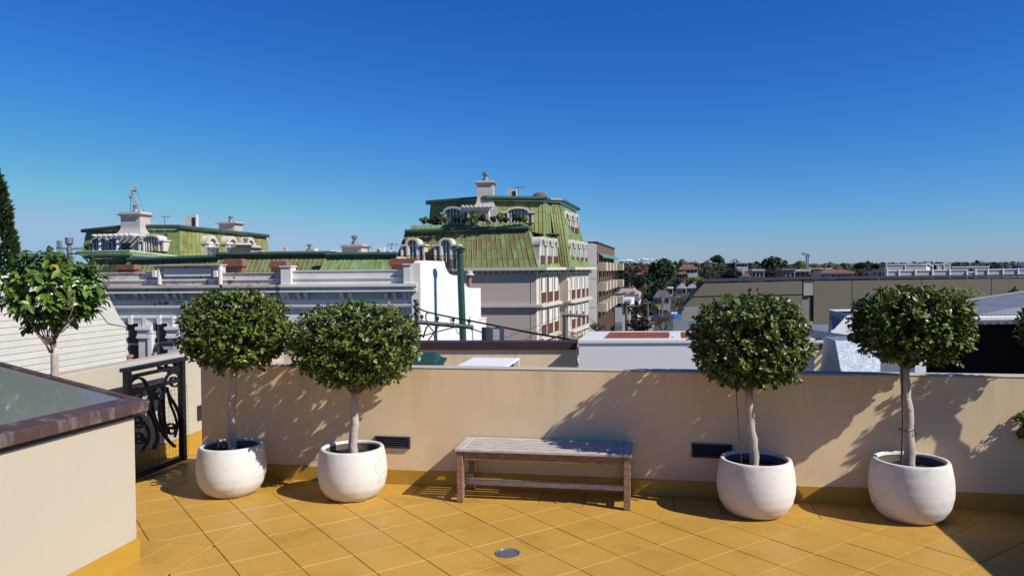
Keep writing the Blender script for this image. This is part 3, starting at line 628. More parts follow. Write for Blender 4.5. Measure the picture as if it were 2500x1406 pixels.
def topi(label, c, box, tr, trad, zc=None, sc=1, **kw):
    Z = zc or c.y; rx, rz = ext(*box, Z); rx *= .90 * sc; rz *= .92
    return topiary(label, c, tr, trad, ((box[0] + box[1]) / 2, (box[2] + box[3]) / 2), rx, rz, rx * .95, Z, c_h[id(c)], **kw)
c_h = {id(P1): .295, id(P2): .295, id(P3): .295, id(P4): .305, id(P5): .30}
topi('ball clipped tree nearest the iron gate, its crown touching the next one', P1, (428, 724, 699, 912), (572, 900, None), .026, expo=2.8, seed=3, flat=.08, sc=.94)
topi('ball clipped tree left of the bench with crossing dead twigs at its fork', P2, (705, 1038, 731, 948), (868, 955, None), .027, expo=3.1, seed=5, flat=.02, skirt=.08)
topi('tall dense ball clipped tree between the bench and the rightmost pot', P3, (1677, 1984, 707, 950), (1828, 950, None), .025, expo=2.5, seed=8)
topi('wide flat bottomed ball tree tied to a stake at the right', P4, (2068, 2384, 694, 892), (2210, 893, None), .028, expo=2.9, seed=11, sc=.90, flat=.0, ls=.046, ntip=760, inner=1300)
topi('partly seen clipped tree at the right edge of the frame', P5, (2486, 2625, 738, 862), (2580, 860, None), .024, seed=14, ntip=130, inner=300, limbs=4)
def stray(t_label, seed, pts, Zs, ls=.055): pass
# ties and stakes
s4 = thing('plant_stake', 'thin stake tied to the trunk of the rightmost potted tree', 'stake', Vector((P4.x - .05, P4.y - .03, .3)))
mk('rod', B().tube([W(2200, 1146, P4.y - .04), W(2204, 1040, P4.y - .04), W(2202, 890, P4.y - .04)], .0055, 6), m_string, s4)
b = B(); tt = W(2214, 1048, P4.y)
b.tube([tt + Vector((.036 * math.cos(a * PI / 6) * 1.15 - .008, .036 * math.sin(a * PI / 6), 0)) for a in range(13)], .003, 5)
b.tube([tt + Vector((.03, -.02, 0)), tt + Vector((.045, -.03, -.015)), tt + Vector((.042, -.03, -.04)), tt + Vector((.032, -.03, -.02))], .003, 5)
mk('tie', b, m_iron, s4)
s3 = thing('plant_stake', 'thin slack twine beside the trunk of the tree right of the bench', 'stake', W(1811, 1140, P3.y))
mk('rod', B().tube([W(1811, 1140, P3.y), W(1805, 1060, P3.y), W(1799, 980, P3.y), W(1797, 930, P3.y)], .003, 5), m_string, s3)
# low shoot by the right pot
R.seed(21); sh = thing('box_shrub', 'small bright green leafy shoot at the right edge against the parapet', 'shrub', Vector((3.44, 4.82, .3)))
sc_ = Vector((3.40, 4.86, .565))
mk('stem', B().tube([(3.50, 4.76, .3), (3.46, 4.8, .42), (3.42, 4.85, .55)], .008, 6), m_bark2, sh)
crown(sh, lambda d: sc_ if d is None else Vector((d.x * .155, d.y * .12, d.z * .125)), leafmesh('leaf', m_box, .3), .026, 150, 7, 300, nobj=60, yel=0, insz=1)
# left loose tree
R.seed(33); Z1 = 4.95
tl = thing('potted_tree', 'loose broad leaved young tree with forked trunk behind the skylight', 'tree', Vector((W(133, 925, Z1).x, Z1, .3)))
pc = pot(0, 0, .2, .33, 'white pot hidden behind the skylight box, holding the loose leaved tree', Vector((W(133, 925, Z1).x, Z1, 0)))
def T1(x, y, dz=0): return W(*q7(x, y), Z1 + dz)
bt = B(); fork = T1(465, 590); bt.tube([Vector((pc.x, Z1, .27)), T1(470, 800), T1(468, 700), fork, T1(478, 520)], [.026, .024, .022, .021, .017], 12); mk('trunk', bt, m_bark, tl, smooth=True)
tips = []
def br(pts, r0, r1):
    pts = pts[:-2] if len(pts) > 5 else pts[:-1]
    b = B(); b.tube(pts, [.85 * r0 + (r1 - r0) * i / (len(pts) - 1) for i in range(len(pts))], 8); mk('branch', b, m_brm, tl, smooth=True); tips.extend(pts[1:])
br([fork, T1(440, 500, -.03), T1(350, 420, -.08), T1(270, 330, -.1), T1(180, 260, -.1), T1(60, 180, -.15)], .014, .004)
br([fork, T1(470, 420, .02), T1(480, 330, .03), T1(470, 200, .05), T1(440, 60, .05), T1(420, -80, .05)], .016, .005)
br([T1(478, 440), T1(520, 360, -.05), T1(600, 300, -.1), T1(660, 220, -.1), T1(760, 170, -.12)], .012, .004)
br([T1(475, 400), T1(430, 300, .1), T1(390, 200, .12), T1(380, 80, .15), T1(330, -60, .15)], .011, .004)
br([T1(478, 380), T1(540, 270, .08), T1(590, 160, .1), T1(640, 40, .1), T1(700, -90, .1)], .011, .004)
br([T1(500, 400), T1(560, 330, -.12), T1(620, 200, -.2), T1(640, 60, -.2), T1(620, -100, -.2)], .009, .004)
br([T1(430, 560), T1(400, 500, -.1), T1(300, 380, -.15), T1(200, 200, -.18), T1(120, 60, -.2)], .010, .004)
ct1 = W(126, 700, Z1)
bw = B()
for k in range(60):
    s0 = R.choice(tips); d_ = rv(); e = ct1 + Vector((d_.x * .30, d_.y * .28, d_.z * .22 + .02)); limb(bw, s0, s0.lerp(e, .8), .0045, .0015, .1, 4, 4)
mk('twig', bw, m_bark2, tl, kind='stuff')
cand = []
me, lv, lf = LM1
for k in range(310):
    d_ = rv(); rr = R.uniform(.45, 1.0) ** .6
    if k < 42: a = R.uniform(0, 2 * PI); d_ = Vector((math.cos(a), .3 * math.sin(a), -.75)); d_.normalize()
    lump = 1 + .18 * noise.noise(d_ * 2.5)
    top = ct1 + Vector((d_.x * .335 * rr * lump, d_.y * .29 * rr, (d_.z * (.235 if d_.z > 0 else .275) + .01) * rr * lump))
    if d_.z < -.55 and R.random() < .45 and k >= 42: continue
    ax = (Vector((d_.x, d_.y, d_.z * .5 + .6)) + rv() * .5).normalized()
    for j in range(7):
        side = ax.cross(rv()).normalized(); dd = (side + ax * R.uniform(.1, .9) + Vector((0, 0, -.15))).normalized(); p = top - ax * R.uniform(0, .05)
        cand.append((leafmat(p, dd, ax + Vector((0, 0, .8)) + rv() * .4, .075 * R.uniform(.6, 1.15)), p))
cand.sort(key=lambda c: c[1].y)
for i, (m, p) in enumerate(cand[:295]): inst('leaf', LY[0] if i in (60, 150) else me, tl, m)
b = B()
for m, p in cand[295:]: b.poly([m @ Vector(v) for v in lv], lf)
mk('leaf', b, m_leaf1, tl, kind='stuff')
# ================================================================== roofs and walls just beyond the parapet
def thing_at(name, label, cat, p, group=None, z=None): return thing(name, label, cat, Vector((p[0], p[1], p[2] if z is None else z)), group)
nr = mk('neighbour_roof', B().hexa([Vector((x, y, -.5)) for x, y in ((-6, 5.9), (6, 5.2), (9, 14), (-4, 15))] + [Vector((x, y, -.26)) for x, y in ((-6, 6.6), (6, 5.4), (9, 14), (-4, 15))]), m_zinc, kind='structure')
mk('building_beyond', B().hexa([Vector((x, y, GZ)) for x, y in ((-6, 6.7), (6, 5.5), (9, 14), (-4, 15))] + [Vector((x, y, -.505)) for x, y in ((-6, 6.7), (6, 5.5), (9, 14), (-4, 15))]), m_plaster, kind='structure')
F9 = Fr((0, 9), -4)
t = thing_at('brown_capped_wall', 'low cream wall with dark brown metal capping beyond the parapet', 'wall', F9.P(-.3, 0, -.3))
a0 = F9.sz(690, 845)[0]; a1 = F9.sz(1409, 845)[0]; zt_ = F9.sz(1225, 834.5)[1]; zc_ = F9.sz(1225, 853)[1]
mk('wall', B().fbox(F9, a0, a1, -.3, zc_ + .01, -.2, 0), m_plaster, t)
mk('capping', B().fbox(F9, a0, a1, zc_, zt_, -.23, .03), m_browncap, t)
F8 = Fr((0, 8.6), -3)
t = thing_at('roof_box', 'pale grey clad roof box with rusty red panels set in its top', 'roof box', F8.P(1.5, -.5, -.3))
s0, zz = F8.sz(1411, 829.5); s1 = F8.sz(1990, 829.5)[0]; zb_ = F8.sz(1500, 838)[1]; D = 1.15
def skewbox(b, F, a0, a1, z0, z1, d0, d1, k=.16): # sides lean along the street grid
    P = F.P; return b.hexa([P(a0 - k * d1, d1, z0), P(a1 - k * d1, d1, z0), P(a1 - k * d0, d0, z0), P(a0 - k * d0, d0, z0), P(a0 - k * d1, d1, z1), P(a1 - k * d1, d1, z1), P(a1 - k * d0, d0, z1), P(a0 - k * d0, d0, z1)])
mk('body', skewbox(B(), F8, s0 + .01, s1 - .01, -.3, zb_, -D, 0), m_grey, t)
mk('top_flange', skewbox(B(), F8, s0, s1, zb_ + .001, zz, -D - .02, .02), m_grey, t, bevel=.004)
for x0, x1 in ((1467, 1633), (1660, 1830), (1850, 1960)):
    p0 = F8.sz(x0, 827, 0)[0]; p1 = F8.sz(x1, 827, 0)[0]
    mk('red_panel', skewbox(B(), F8, p0 + .02, p1, zz + .001, zz + .006, -.95, -.18), m_rust, t)
for k in range(3): mk('screw', B().lathe(F8.P(F8.sz(1646, 820)[0] + .02, -.25 - k * .25, zz + .001), [(.012, 0), (.012, .006), (.001, .007)], 8), m_dark, t)
Fc = Fr((0, 6.55), -10)
t = thing_at('white_cover', 'white sheet metal cover with a dark open end just past the parapet', 'cover', Fc.P(-.2, -.3, -.2))
u0 = Fc.sz(1110, 894)[0]; u1 = Fc.sz(1233, 894)[0]; zc2 = Fc.sz(1180, 894)[1]
mk('top', B().hexa([Fc.P(u0, .5, zc2 - .02), Fc.P(u1, .5, zc2 - .02), Fc.P(u1 + .02, -.66, zc2 - .02), Fc.P(u0 + .02, -.66, zc2 - .02), Fc.P(u0, .5, zc2), Fc.P(u1, .5, zc2), Fc.P(u1 + .02, -.66, zc2), Fc.P(u0 + .02, -.66, zc2)]), m_white, t, bevel=.006)
mk('body', B().fbox(Fc, u0 + .02, u1 - .03, -.26, zc2 - .021, -.62, .45), m_dark, t)
mk('rim', B().fbox(Fc, u1 - .005, u1 + .015, -.25, zc2 - .021, -.66, -.63), m_white, t)
tb = thing_at('wheelie_bin', 'green plastic wheelie bin lid showing behind the second ball tree', 'bin', Vector((-.92, 7, -.26)))
def at7(px, py, Z=7.0): return W(px, py, Z)
zr = W(1085, 876, 7).z; zl = W(1072, 866, 7.2).z
b = B().hexa([Vector((-1.14, 6.78, -.2)), Vector((-.70, 6.78, -.2)), Vector((-.70, 7.25, -.2)), Vector((-1.14, 7.25, -.2)), Vector((-1.2, 6.72, zr - .05)), Vector((-.66, 6.72, zr - .05)), Vector((-.66, 7.30, zr - .05)), Vector((-1.2, 7.30, zr - .05))])
mk('body', b, m_bin, tb)
mk('rim', B().box(-1.22, -.635, 6.70, 7.32, zr - .049, zr - .02), m_bin, tb, bevel=.006)
mk('lid', B().hexa([Vector((-1.20, 6.73, zr - .019)), Vector((-.67, 6.73, zr - .019)), Vector((-.67, 7.30, zr - .019)), Vector((-1.20, 7.30, zr - .019)), Vector((-1.16, 6.80, zl - .01)), Vector((-.71, 6.80, zl - .01)), Vector((-.73, 7.26, zl + .02)), Vector((-1.14, 7.26, zl + .02))]), m_bin, tb, bevel=.01)
for x in (-1.16, -.72): mk('wheel', B().lathe(Vector((x, 7.33, -.17)), [(.001, -.02), (.085, -.02), (.085, .02), (.001, .02)], 16), m_dark, tb)
t = thing_at('switch_box', 'dark grey metal cabinet standing by the white gable wall', 'cabinet', W(1204, 833, 9.6), z=.3)
mk('body', B().pbox(Fr((0, 9.6), -12), 1202, 1220.5, 801, 840, -.25, 0), m_vent, t); mk('door', B().pbox(Fr((0, 9.6), -12), 1203.5, 1219, 803, 838, .001, .006), m_grey, t)
mk('side_panel', B().pbox(Fr((0, 9.6), 20), 1186.5, 1201.5, 801, 840, -.2, -.02), m_dark, t)
mk('post', B().pbox(Fr((0, 9.6), -12), 1206, 1216, 838, 850, -.2, -.05), m_dark, t)
# right hand roofs
Fh = Fr((0, 8.0), -6)
t = thing_at('duct_hood', 'tapered grey metal duct hood with speckled galvanised front behind the right trees', 'duct', Fh.P(3.6, -.3, -.25))
def Q(pts, F, d0, d1, mat, parent, name):
    P_ = [F.sz(*p, d1) for p in pts]; return mk(name, B().fprism(F, P_, d0, d1), mat, parent)
P4_ = lambda x, y, d: Fh.w(*qe(x, y), d)
def solid(name, front, back, mat, parent):    # front: 4 pts, back: 4 pts
    n = len(front); return mk(name, B().poly(list(front) + list(back), [tuple(range(n)), tuple(range(2 * n - 1, n - 1, -1))] + [(i, i + n, (i + 1) % n + n, (i + 1) % n) for i in range(n)]), mat, parent)
fr = [P4_(745, 1330, 0), P4_(1480, 1330, 0), P4_(1480, 712, -.25), P4_(625, 712, -.25)]
bk = [p + Vector((.1, .9, 0)) for p in fr]
solid('galvanised_front', fr, [p + Vector((.004, .03, 0)) for p in fr], m_speck, t)
lf_ = [P4_(330, 1330, -.75), P4_(742, 1330, -.005), P4_(622, 714, -.255), P4_(400, 640, -.75)]
solid('side_panel', lf_, [p + Vector((.03, .02, 0)) for p in lf_], m_zinc, t)
tp = [P4_(622, 711, -.25), P4_(1480, 711, -.25), P4_(1480, 620, -.75), P4_(400, 638, -.75)]
solid('top_sheet', tp, [p + Vector((0, 0, -.02)) for p in tp], m_zinc, t)
mk('edge_trim', B().tube([P4_(740, 1330, .006), P4_(622, 712, -.244)], .012, 6), m_speck, t)
fr2 = [P4_(1492, 1330, -.1), P4_(1900, 1330, -.1), P4_(1900, 900, -.1), P4_(1492, 900, -.1)]
solid('rear_panel', fr2, [p + Vector((.02, .1, 0)) for p in fr2], m_zinc, t)
Fv = Fr((0, 14), 8)
t = thing_at('white_roof_upstand', 'white and grey raised roof upstand in front of the olive wall', 'roof', Fv.w(2060, 815), z=-.6)
V_ = lambda x, y, d: Fv.w(*qe(x, y), d)
p = [V_(505, 610, 0), V_(545, 610, .0), V_(840, 235, .9), V_(505, 135, 0)]
solid('grey_side', [V_(505, 620, 0), V_(600, 620, .5), V_(840, 235, .5), V_(505, 140, 0)], [V_(505, 620, -.05), V_(600, 620, .4), V_(840, 235, .4), V_(505, 140, -.05)], m_zinc, t)
solid('white_side', [V_(540, 625, .55), V_(1600, 625, .55), V_(1600, 235, .55), V_(842, 235, .55), V_(585, 510, .55), V_(540, 510, .55)], [V_(540, 625, .51), V_(1600, 625, .51), V_(1600, 235, .51), V_(842, 235, .51), V_(585, 510, .51), V_(540, 510, .51)], m_white, t)
solid('capping', [V_(495, 140, .02), V_(850, 240, .6), V_(862, 215, .6), V_(500, 122, .02)], [V_(495, 140, -.1), V_(850, 240, .5), V_(862, 215, .5), V_(500, 122, -.1)], m_white, t)
mk('back_rail', B().pbox(Fv, 2026, 2110, 755.5, 759.5, -2.1, -2), m_white, t); mk('back_panel', B().pbox(Fv, 2040, 2110, 760, 775, -2.1, -2.05), m_zinc, t)
Fs = Fr((0, 10.5), -4)
t = thing_at('small_corrugated_roof', 'small flat corrugated grey roof over a beige wall behind the third pot tree', 'roof', Fs.w(2000, 890), z=-.3)
q0 = [Fs.w(*qe(60, 715), .02), Fs.w(*qe(395, 715), .02), Fs.w(*qe(480, 565), -3.2), Fs.w(*qe(60, 565), -3.2)]
zt0 = q0[0].z
for v in q0: v.z = max(min(v.z, zt0 + .02), zt0 - .02)
solid('roof_sheet', q0, [p_ + Vector((0, 0, -.04)) for p_ in q0], m_zinc, t)
for k in range(8):
    x0 = -40 + k * 75; a = Fs.sz(*qe(x0 + 60, 700))[0]; mk('rib', B().hexa([Vector(v) for v in (q0[0] + Vector((a - Fs.sz(*qe(60, 715))[0], 0, .002)),) * 0] or [q0[0] + Vector((k * .115 + dx, dy, dz)) + Vector((.16 * dy * 0, 0, 0)) for dx, dy, dz in ((0, 0, .001), (.045, 0, .001), (-.35, 2.9, .001), (-.395, 2.9, .001), (0, 0, .03), (.045, 0, .03), (-.35, 2.9, .03), (-.395, 2.9, .03))]), m_corr, t)
mk('fascia', B().pbox(Fs, 1960, 2011, 831, 837, -.02, .05), m_fascia, t)
mk('wall', B().pbox(Fs, 1900, 2020, 838, 910, -.4, -.35), m_plaster, t); mk('beam', B().pbox(Fs, 1900, 2013, 837.5, 855, -.34, -.1), m_olive, t)
# carport with corrugated gable roof at right
Fp = Fr((0, 11), 2)
t = thing_at('carport', 'white edged carport, its shaded inside coloured black, under a grey corrugated roof', 'carport', Fp.w(2400, 905), z=-.6)
s0 = Fp.sz(2262, 850)[0]; s1 = Fp.sz(2700, 850)[0]; zf0 = Fp.sz(2400, 791)[1]; zf1 = Fp.sz(2400, 771)[1]; zfm = Fp.sz(2400, 781)[1]
b = B().fbox(Fp, s0, s1, -.6, zf0, -1.3, -1.2).fbox(Fp, s0 - .02, s0, -.6, zf0, -1.3, -.31).fbox(Fp, s1, s1 + .1, -.6, zf0, -1.3, -.01).fbox(Fp, s0, s1, -.7, -.6, -1.3, 0).fbox(Fp, s0, s1, zf0 + .001, zf0 + .02, -1.3, 0)
mk('interior', b, m_black, t)
mk('fascia', B().fbox(Fp, s0, s1, zf0, zfm, 0.001, .06), m_fascia, t)
mk('gutter', B().fbox(Fp, s0, s1, zfm + .001, zf1, -.05, .16), m_grey, t, bevel=.01)
for k in range(11): a = s0 + .75 + k * .128; mk('slot', B().fbox(Fp, a, a + .066, zf0 + .006, zf0 + .018, .0605, .064), m_black, t)
mk('post', B().pbox(Fp, 2234, 2261, 858, 912, -.3, 0), m_fascia, t)
e0 = Fp.w(2371, 770, -.06); e1 = Fp.w(2760, 770, -.06); ap = Fp.w(2489, 716.5, -4.5); ap2 = Fp.w(2760, 745, -4.5)
el = Fp.w(2352, 757, -2.5)
def onpl(p_):
    n_ = (e1 - e0).cross(ap - e0); p_.z = e0.z - ((p_.x - e0.x) * n_.x + (p_.y - e0.y) * n_.y) / n_.z
onpl(el); onpl(ap2)
solid('roof_sheet', [el, e0 + Vector((.1, 0, 0)), e1, ap2, ap], [v + Vector((0, 0, -.05)) for v in (el, e0 + Vector((.1, 0, 0)), e1, ap2, ap)], m_corr, t)
nrm = (e1 - e0).cross(ap - e0).normalized(); nrm = nrm if nrm.z > 0 else -nrm
vv = ap - el
for k in range(34):
    f = k / 33; a = (e0 + Vector((.1, 0, 0))).lerp(e1, f); l_ = min(1, (e1.x - a.x) / vv.x) * .999
    mk('rib', B().tube([a + nrm * .004, a + vv * l_ + nrm * .004], .012, 4), m_corr, t)
mk('ridge_cap', B().tube([el + nrm * .01, ap + nrm * .02, ap2 + nrm * .02], .03, 6), m_corr, t)
# weatherboard gable at the left
FWb = Fr((W(307, 800, 18).x, 18), 78)
wb = thing_at('weatherboard_house', 'off white weatherboard gable wall rising behind the left side wall', 'house', FWb.P(-2, -.1, GZ))
a_r = 0.0; zr_t = FWb.sz(307, 798)[1]; zr_b = FWb.sz(307, 883)[1]; a_l = FWb.sz(-150, 800)[0]
r0 = FWb.sz(290, 775.6); r1 = FWb.sz(238, 678)
tops = [(a_r, zr_t), (r0[0], r0[1]), (r1[0], r1[1]), (a_l, FWb.sz(-150, 672)[1])]
def ztop(a):
    for i in range(3):
        (x0, y0), (x1, y1) = tops[i], tops[i + 1]
        if x1 <= a <= x0: return y0 + (y1 - y0) * (a - x0) / (x1 - x0)
    return tops[3][1]
mk('wall', B().fprism(FWb, [(a_l, GZ), (a_r - .02, GZ), (a_r - .02, zr_t - .02)] + [(x, z - .02) for x, z in tops[1:]], -.25, -.02), m_board, wb)
bh_ = (FWb.sz(307, 798)[1] - FWb.sz(307, 811.7)[1]); z = zr_b - bh_ * 4; k = 0
while z < max(p[1] for p in tops):
    # clip board to polygon
    pts_ = []
    z1_ = z + bh_ - .006
    def xr(zz_):
        if zz_ <= zr_t: return a_r
        for i in range(3):
            (x0, y0), (x1, y1) = tops[i], tops[i + 1]
            if min(y0, y1) <= zz_ <= max(y0, y1) and y1 != y0: return x0 + (x1 - x0) * (zz_ - y0) / (y1 - y0)
        return None
    xa, xb = xr(z), xr(z1_)
    if xa is None: break
    if xb is None: xb = tops[2][0]; 
    P = FWb.P
    mk('weatherboard', B().hexa([P(a_l, .012, z), P(xa, .012, z), P(xa, -.019, z), P(a_l, -.019, z), P(a_l, .0, z1_), P(xb, .0, z1_), P(xb, -.019, z1_), P(a_l, -.019, z1_)]), m_board, wb); z += bh_
mk('barge_board', B().fprism(FWb, [(tops[0][0], tops[0][1]), (tops[1][0], tops[1][1]), (tops[2][0], tops[2][1]), (tops[2][0] - .55, tops[2][1] - .15), (tops[1][0] - .38, tops[1][1] - .1)], -.2, .03), m_board, wb)
# ================================================================== cypress at the left edge
def foliage(b, c, rx, ry, rz, n, sz, lobes=7, flat=0, top=None, low=-.6):
    L_ = []
    for k in range(lobes):
        d = rv(); d.z = max(d.z, low); q = R.uniform(.35, .62); L_.append((Vector((d.x * q, d.y * q, d.z * q * .9)), R.uniform(.38, .58)))
    L_.append((Vector((0, 0, 0)), .62))
    for k in range(n):
        o, r = R.choice(L_); d = rv(); p = o + d * r * R.uniform(.72, 1.04)
        if flat and p.z < -.35: continue
        p = Vector((c[0] + p.x * rx, c[1] + p.y * ry, c[2] + p.z * rz)); s = sz * R.uniform(.6, 1.4)
        a = rv(); e = a.cross(d + rv() * .6).normalized(); a = e.cross(a.cross(e)).normalized(); a = (d + rv() * .9).cross(e).normalized()
        b.poly([p - a * s, p + e * s * .6, p + a * s, p - e * s * .6], [(0, 1, 2, 3)])
R.seed(50)
cy = thing_at('cypress_tree', 'tall dark green cypress rising behind the loose tree at the left edge', 'tree', W(-28, 800, 17), z=GZ)
cx_ = W(-28, 700, 17)
mk('trunk', B().tube([Vector((cx_.x, 17, GZ)), Vector((cx_.x, 17, -1))], [.14, .09], 8), m_bark2, cy)
b = B(); ztop_ = W(0, 392, 17).z
for k in range(15000):
    zz_ = R.uniform(-2.2, ztop_); f = (ztop_ - zz_) / (ztop_ + 2.2); rad = .64 * (1 - (1 - min(1, f * 1.5)) ** 2.1) ** .6 * (1 + .10 * noise.noise(Vector((zz_ * 1.7, 0, 0))))
    a = R.uniform(0, 2 * PI); lump = 1 + .11 * noise.noise(Vector((math.cos(a) * 2.2, math.sin(a) * 2.2, zz_ * 2.4))) + .05 * noise.noise(Vector((math.cos(a) * 6, math.sin(a) * 6, zz_ * 6)))
    rr = rad * lump * R.uniform(.80, 1.02); p = Vector((cx_.x + rr * math.cos(a), 17 + rr * math.sin(a), zz_)); o = Vector((math.cos(a), math.sin(a), .9)); s = R.uniform(.05, .11)
    d_ = (o + rv() * .5).normalized(); e = d_.cross(rv()).normalized(); b.poly([p, p + d_ * s * .6 + e * s * .35, p + d_ * s * 1.5, p + d_ * s * .6 - e * s * .35], [(0, 1, 2, 3)])
mk('crown', b, m_cyp, cy)
# ================================================================== white terrace row across the street
def wall_holes(b, F, a0, a1, z0, z1, holes, d0, d1):
    xs = sorted(set([a0, a1] + [h[0] for h in holes] + [h[1] for h in holes]))
    for x0, x1 in zip(xs, xs[1:]):
        if x1 - x0 < 1e-4: continue
        xm = (x0 + x1) / 2; hs = sorted([(h[2], h[3]) for h in holes if h[0] <= xm <= h[1]]); z = z0
        for h0, h1 in hs:
            if h0 > z: b.fbox(F, x0, x1, z, h0, d0, d1)
            z = max(z, h1)
        if z1 > z: b.fbox(F, x0, x1, z, z1, d0, d1)
    return b
FT = Fr((W(1026, 660, 36).x, 36), -2.5)
tr = thing_at('terrace_house_row', 'long pale grey terrace row with weathered parapets, cornice and tall dark windows', 'house row', FT.P(-7, -3, GZ))
X = lambda px, d=0: FT.sz(px, 700, d)[0]
Zp = lambda py, px=640, d=0: FT.sz(px, py, d)[1]
aL, aM, aR = X(225), X(691), 0.0
wins = []
for x0, x1 in ((307, 335), (375, 406), (470, 500), (540, 570), (610, 640), (760, 790), (830, 860), (900, 930)): wins.append((X(x0), X(x1), Zp(905, (x0 + x1) / 2), Zp(790, (x0 + x1) / 2)))
mk('wall', wall_holes(B(), FT, aL, aR, GZ, Zp(744), wins, -.35, 0), m_facade, tr)
mk('rear_block', B().fbox(FT, aL, aR - .35, GZ, Zp(690), -6.5, -.36), m_facade, tr)
mk('parapet', B().fbox(FT, aL, aM - .001, Zp(744) + .001, Zp(668, 450), -.35, .02), m_facadew, tr)
mk('parapet', B().fbox(FT, aM, aR, Zp(744) + .001, Zp(662, 850), -.35, .03), m_facade, tr)
for (x0, x1, yy) in ((225, 690, 683.5), (716, 988, 679)): mk('string_moulding', B().fbox(FT, X(x0), X(x1), Zp(yy, (x0 + x1) / 2) - .03, Zp(yy, (x0 + x1) / 2) + .04, .031, .10), m_facade, tr)
mk('coping', B().fbox(FT, aL, X(378), Zp(668, 300) + .001, Zp(666, 300) + .02, -.4, .08), m_cornw, tr)
mk('coping', B().fbox(FT, X(546), aM, Zp(668, 600) + .001, Zp(666.5, 600) + .02, -.4, .08), m_cornw, tr)
mk('coping', B().fbox(FT, X(716), X(988), Zp(662, 850) + .001, Zp(660.5, 850) + .02, -.4, .08), m_facade, tr)
# raised centre piece
mk('raised_pediment', B().fbox(FT, X(381), X(543), Zp(668, 450), Zp(649, 450), -.4, .12), m_facadew, tr)
mk('pediment_panel', B().fbox(FT, X(405), X(520), Zp(674, 450), Zp(656, 450), .121, .16), m_facade, tr)
mk('coping', B().fbox(FT, X(378), X(546), Zp(649, 450) + .001, Zp(646, 450), -.45, .38), m_cornw, tr)
for x in (386, 534):
    mk('square_plaque', B().fbox(FT, X(x - 3), X(x + 5), Zp(676, x), Zp(660, x), .121, .42), m_frame, tr)
    mk('pilaster', B().fbox(FT, X(x + 7), X(x + 11), Zp(694, x), Zp(647, x), .05, .30), m_facade, tr)
for x0, x1, y0 in ((692, 716, 652), (989, 1006, 647)): mk('pier', B().fbox(FT, X(x0), X(x1), Zp(694, x0), Zp(y0, x0), -.4, .35), m_facade, tr); mk('coping', B().fbox(FT, X(x0) - .05, X(x1) + .05, Zp(y0, x0) + .001, Zp(y0 - 3, x0), -.45, .41), m_facade, tr)
mk('pier', B().fbox(FT, X(1006.5), aR + .02, GZ, Zp(644, 1015), -.35, .22), m_facade, tr)
for (a, c_, mt) in ((aL, aM - .01, m_cornw), (X(680), X(1021), m_facade)):
    mk('cornice', B().fbox(FT, a, c_, Zp(701), Zp(694.5), .031, .52), mt, tr)
    mk('cornice', B().fbox(FT, a, c_ - .03, Zp(709.5), Zp(701) - .002, .031, .36), mt, tr)
    mk('gutter_strip', B().fbox(FT, a, c_ - .02, Zp(713.5), Zp(709.5) - .002, .2, .44), m_facade, tr)
bx = [273, 283, 338, 355, 412, 432, 448, 500, 520, 560, 600, 640, 660, 693, 704, 731, 750, 836, 858, 944, 965, 990, 1001]
for x in bx:
    a = X(x); b = B(); z1_ = Zp(713.5, x) - .01; z0_ = Zp(730, x)
    b.fprism(Fr((FT.P(a, .02, 0).x, FT.P(a, .02, 0).y), -92.5), [(0, z0_), (.10, z0_), (.13, z0_ + .1), (.26, z0_ + .2), (.34, z1_), (0, z1_)], -.09, .09)
    mk('bracket', b, m_facadew if x < 690 else m_facade, tr)
mk('frieze', B().fbox(FT, aL, X(1006), Zp(733), Zp(730.5), .031, .12), m_facade, tr)
mk('string_course', B().fbox(FT, aL, X(1006), Zp(748), Zp(744), .001, .2), m_facade, tr)
mk('string_course', B().fbox(FT, aL, X(1006), Zp(751), Zp(748) - .002, .001, .18), m_facade, tr)
for i, (a, c_, z0_, z1_) in enumerate(wins):
    w_ = mk('window', B().fbox(FT, a + .001, c_ - .001, z0_, z1_, -.33, -.13), m_glass, tr)
    zm = (Zp(838)); mk('sash_bar', B().fbox(FT, a + .01, c_ - .01, zm - .05, zm + .02, -.129, -.09), m_frame, w_)
    for k_, (dd, hh) in enumerate(((.40, .10), (.28, .06), (.16, .03))):
        o = dd; mk('architrave', B().fbox(FT, a - o, c_ + o, z1_ + o * .9 - .10, z1_ + o * .9, .001, .05 + hh).fbox(FT, a - o, a - o + .10, z1_ - .72, z1_ + o * .9 - .10, .001, .05 + hh).fbox(FT, c_ + o - .10, c_ + o, z1_ - .72, z1_ + o * .9 - .10, .001, .05 + hh), m_frame, w_)
    cm = (a + c_) / 2; mk('keystone', B().fprism(FT, [(cm - .07, z1_ - .02), (cm + .07, z1_ - .02), (cm + .11, z1_ + .26), (cm + .05, z1_ + .40), (cm - .05, z1_ + .40), (cm - .11, z1_ + .26)], .001, .2), m_frame, w_)
for x0, x1 in ((337, 369), (408, 440), (505, 535), (575, 605)):
    a, c_ = X(x0 + 3), X(x1 - 2); z1_ = Zp(803); pl = mk('pilaster', B().fbox(FT, a, c_, GZ, z1_, .001, .16), m_facadew, tr)
    mk('capital', B().fbox(FT, a - .1, c_ + .1, z1_ + .001, z1_ + .14, .001, .30).fbox(FT, a - .04, c_ + .04, z1_ - .30, z1_, .161, .22).fbox(FT, a - .07, c_ + .07, z1_ - .40, z1_ - .31, .161, .26), m_frame, pl)
mk('white_reveal', B().fbox(FT, X(364), X(373.5), GZ, Zp(790), .0015, .24), m_frame, tr)
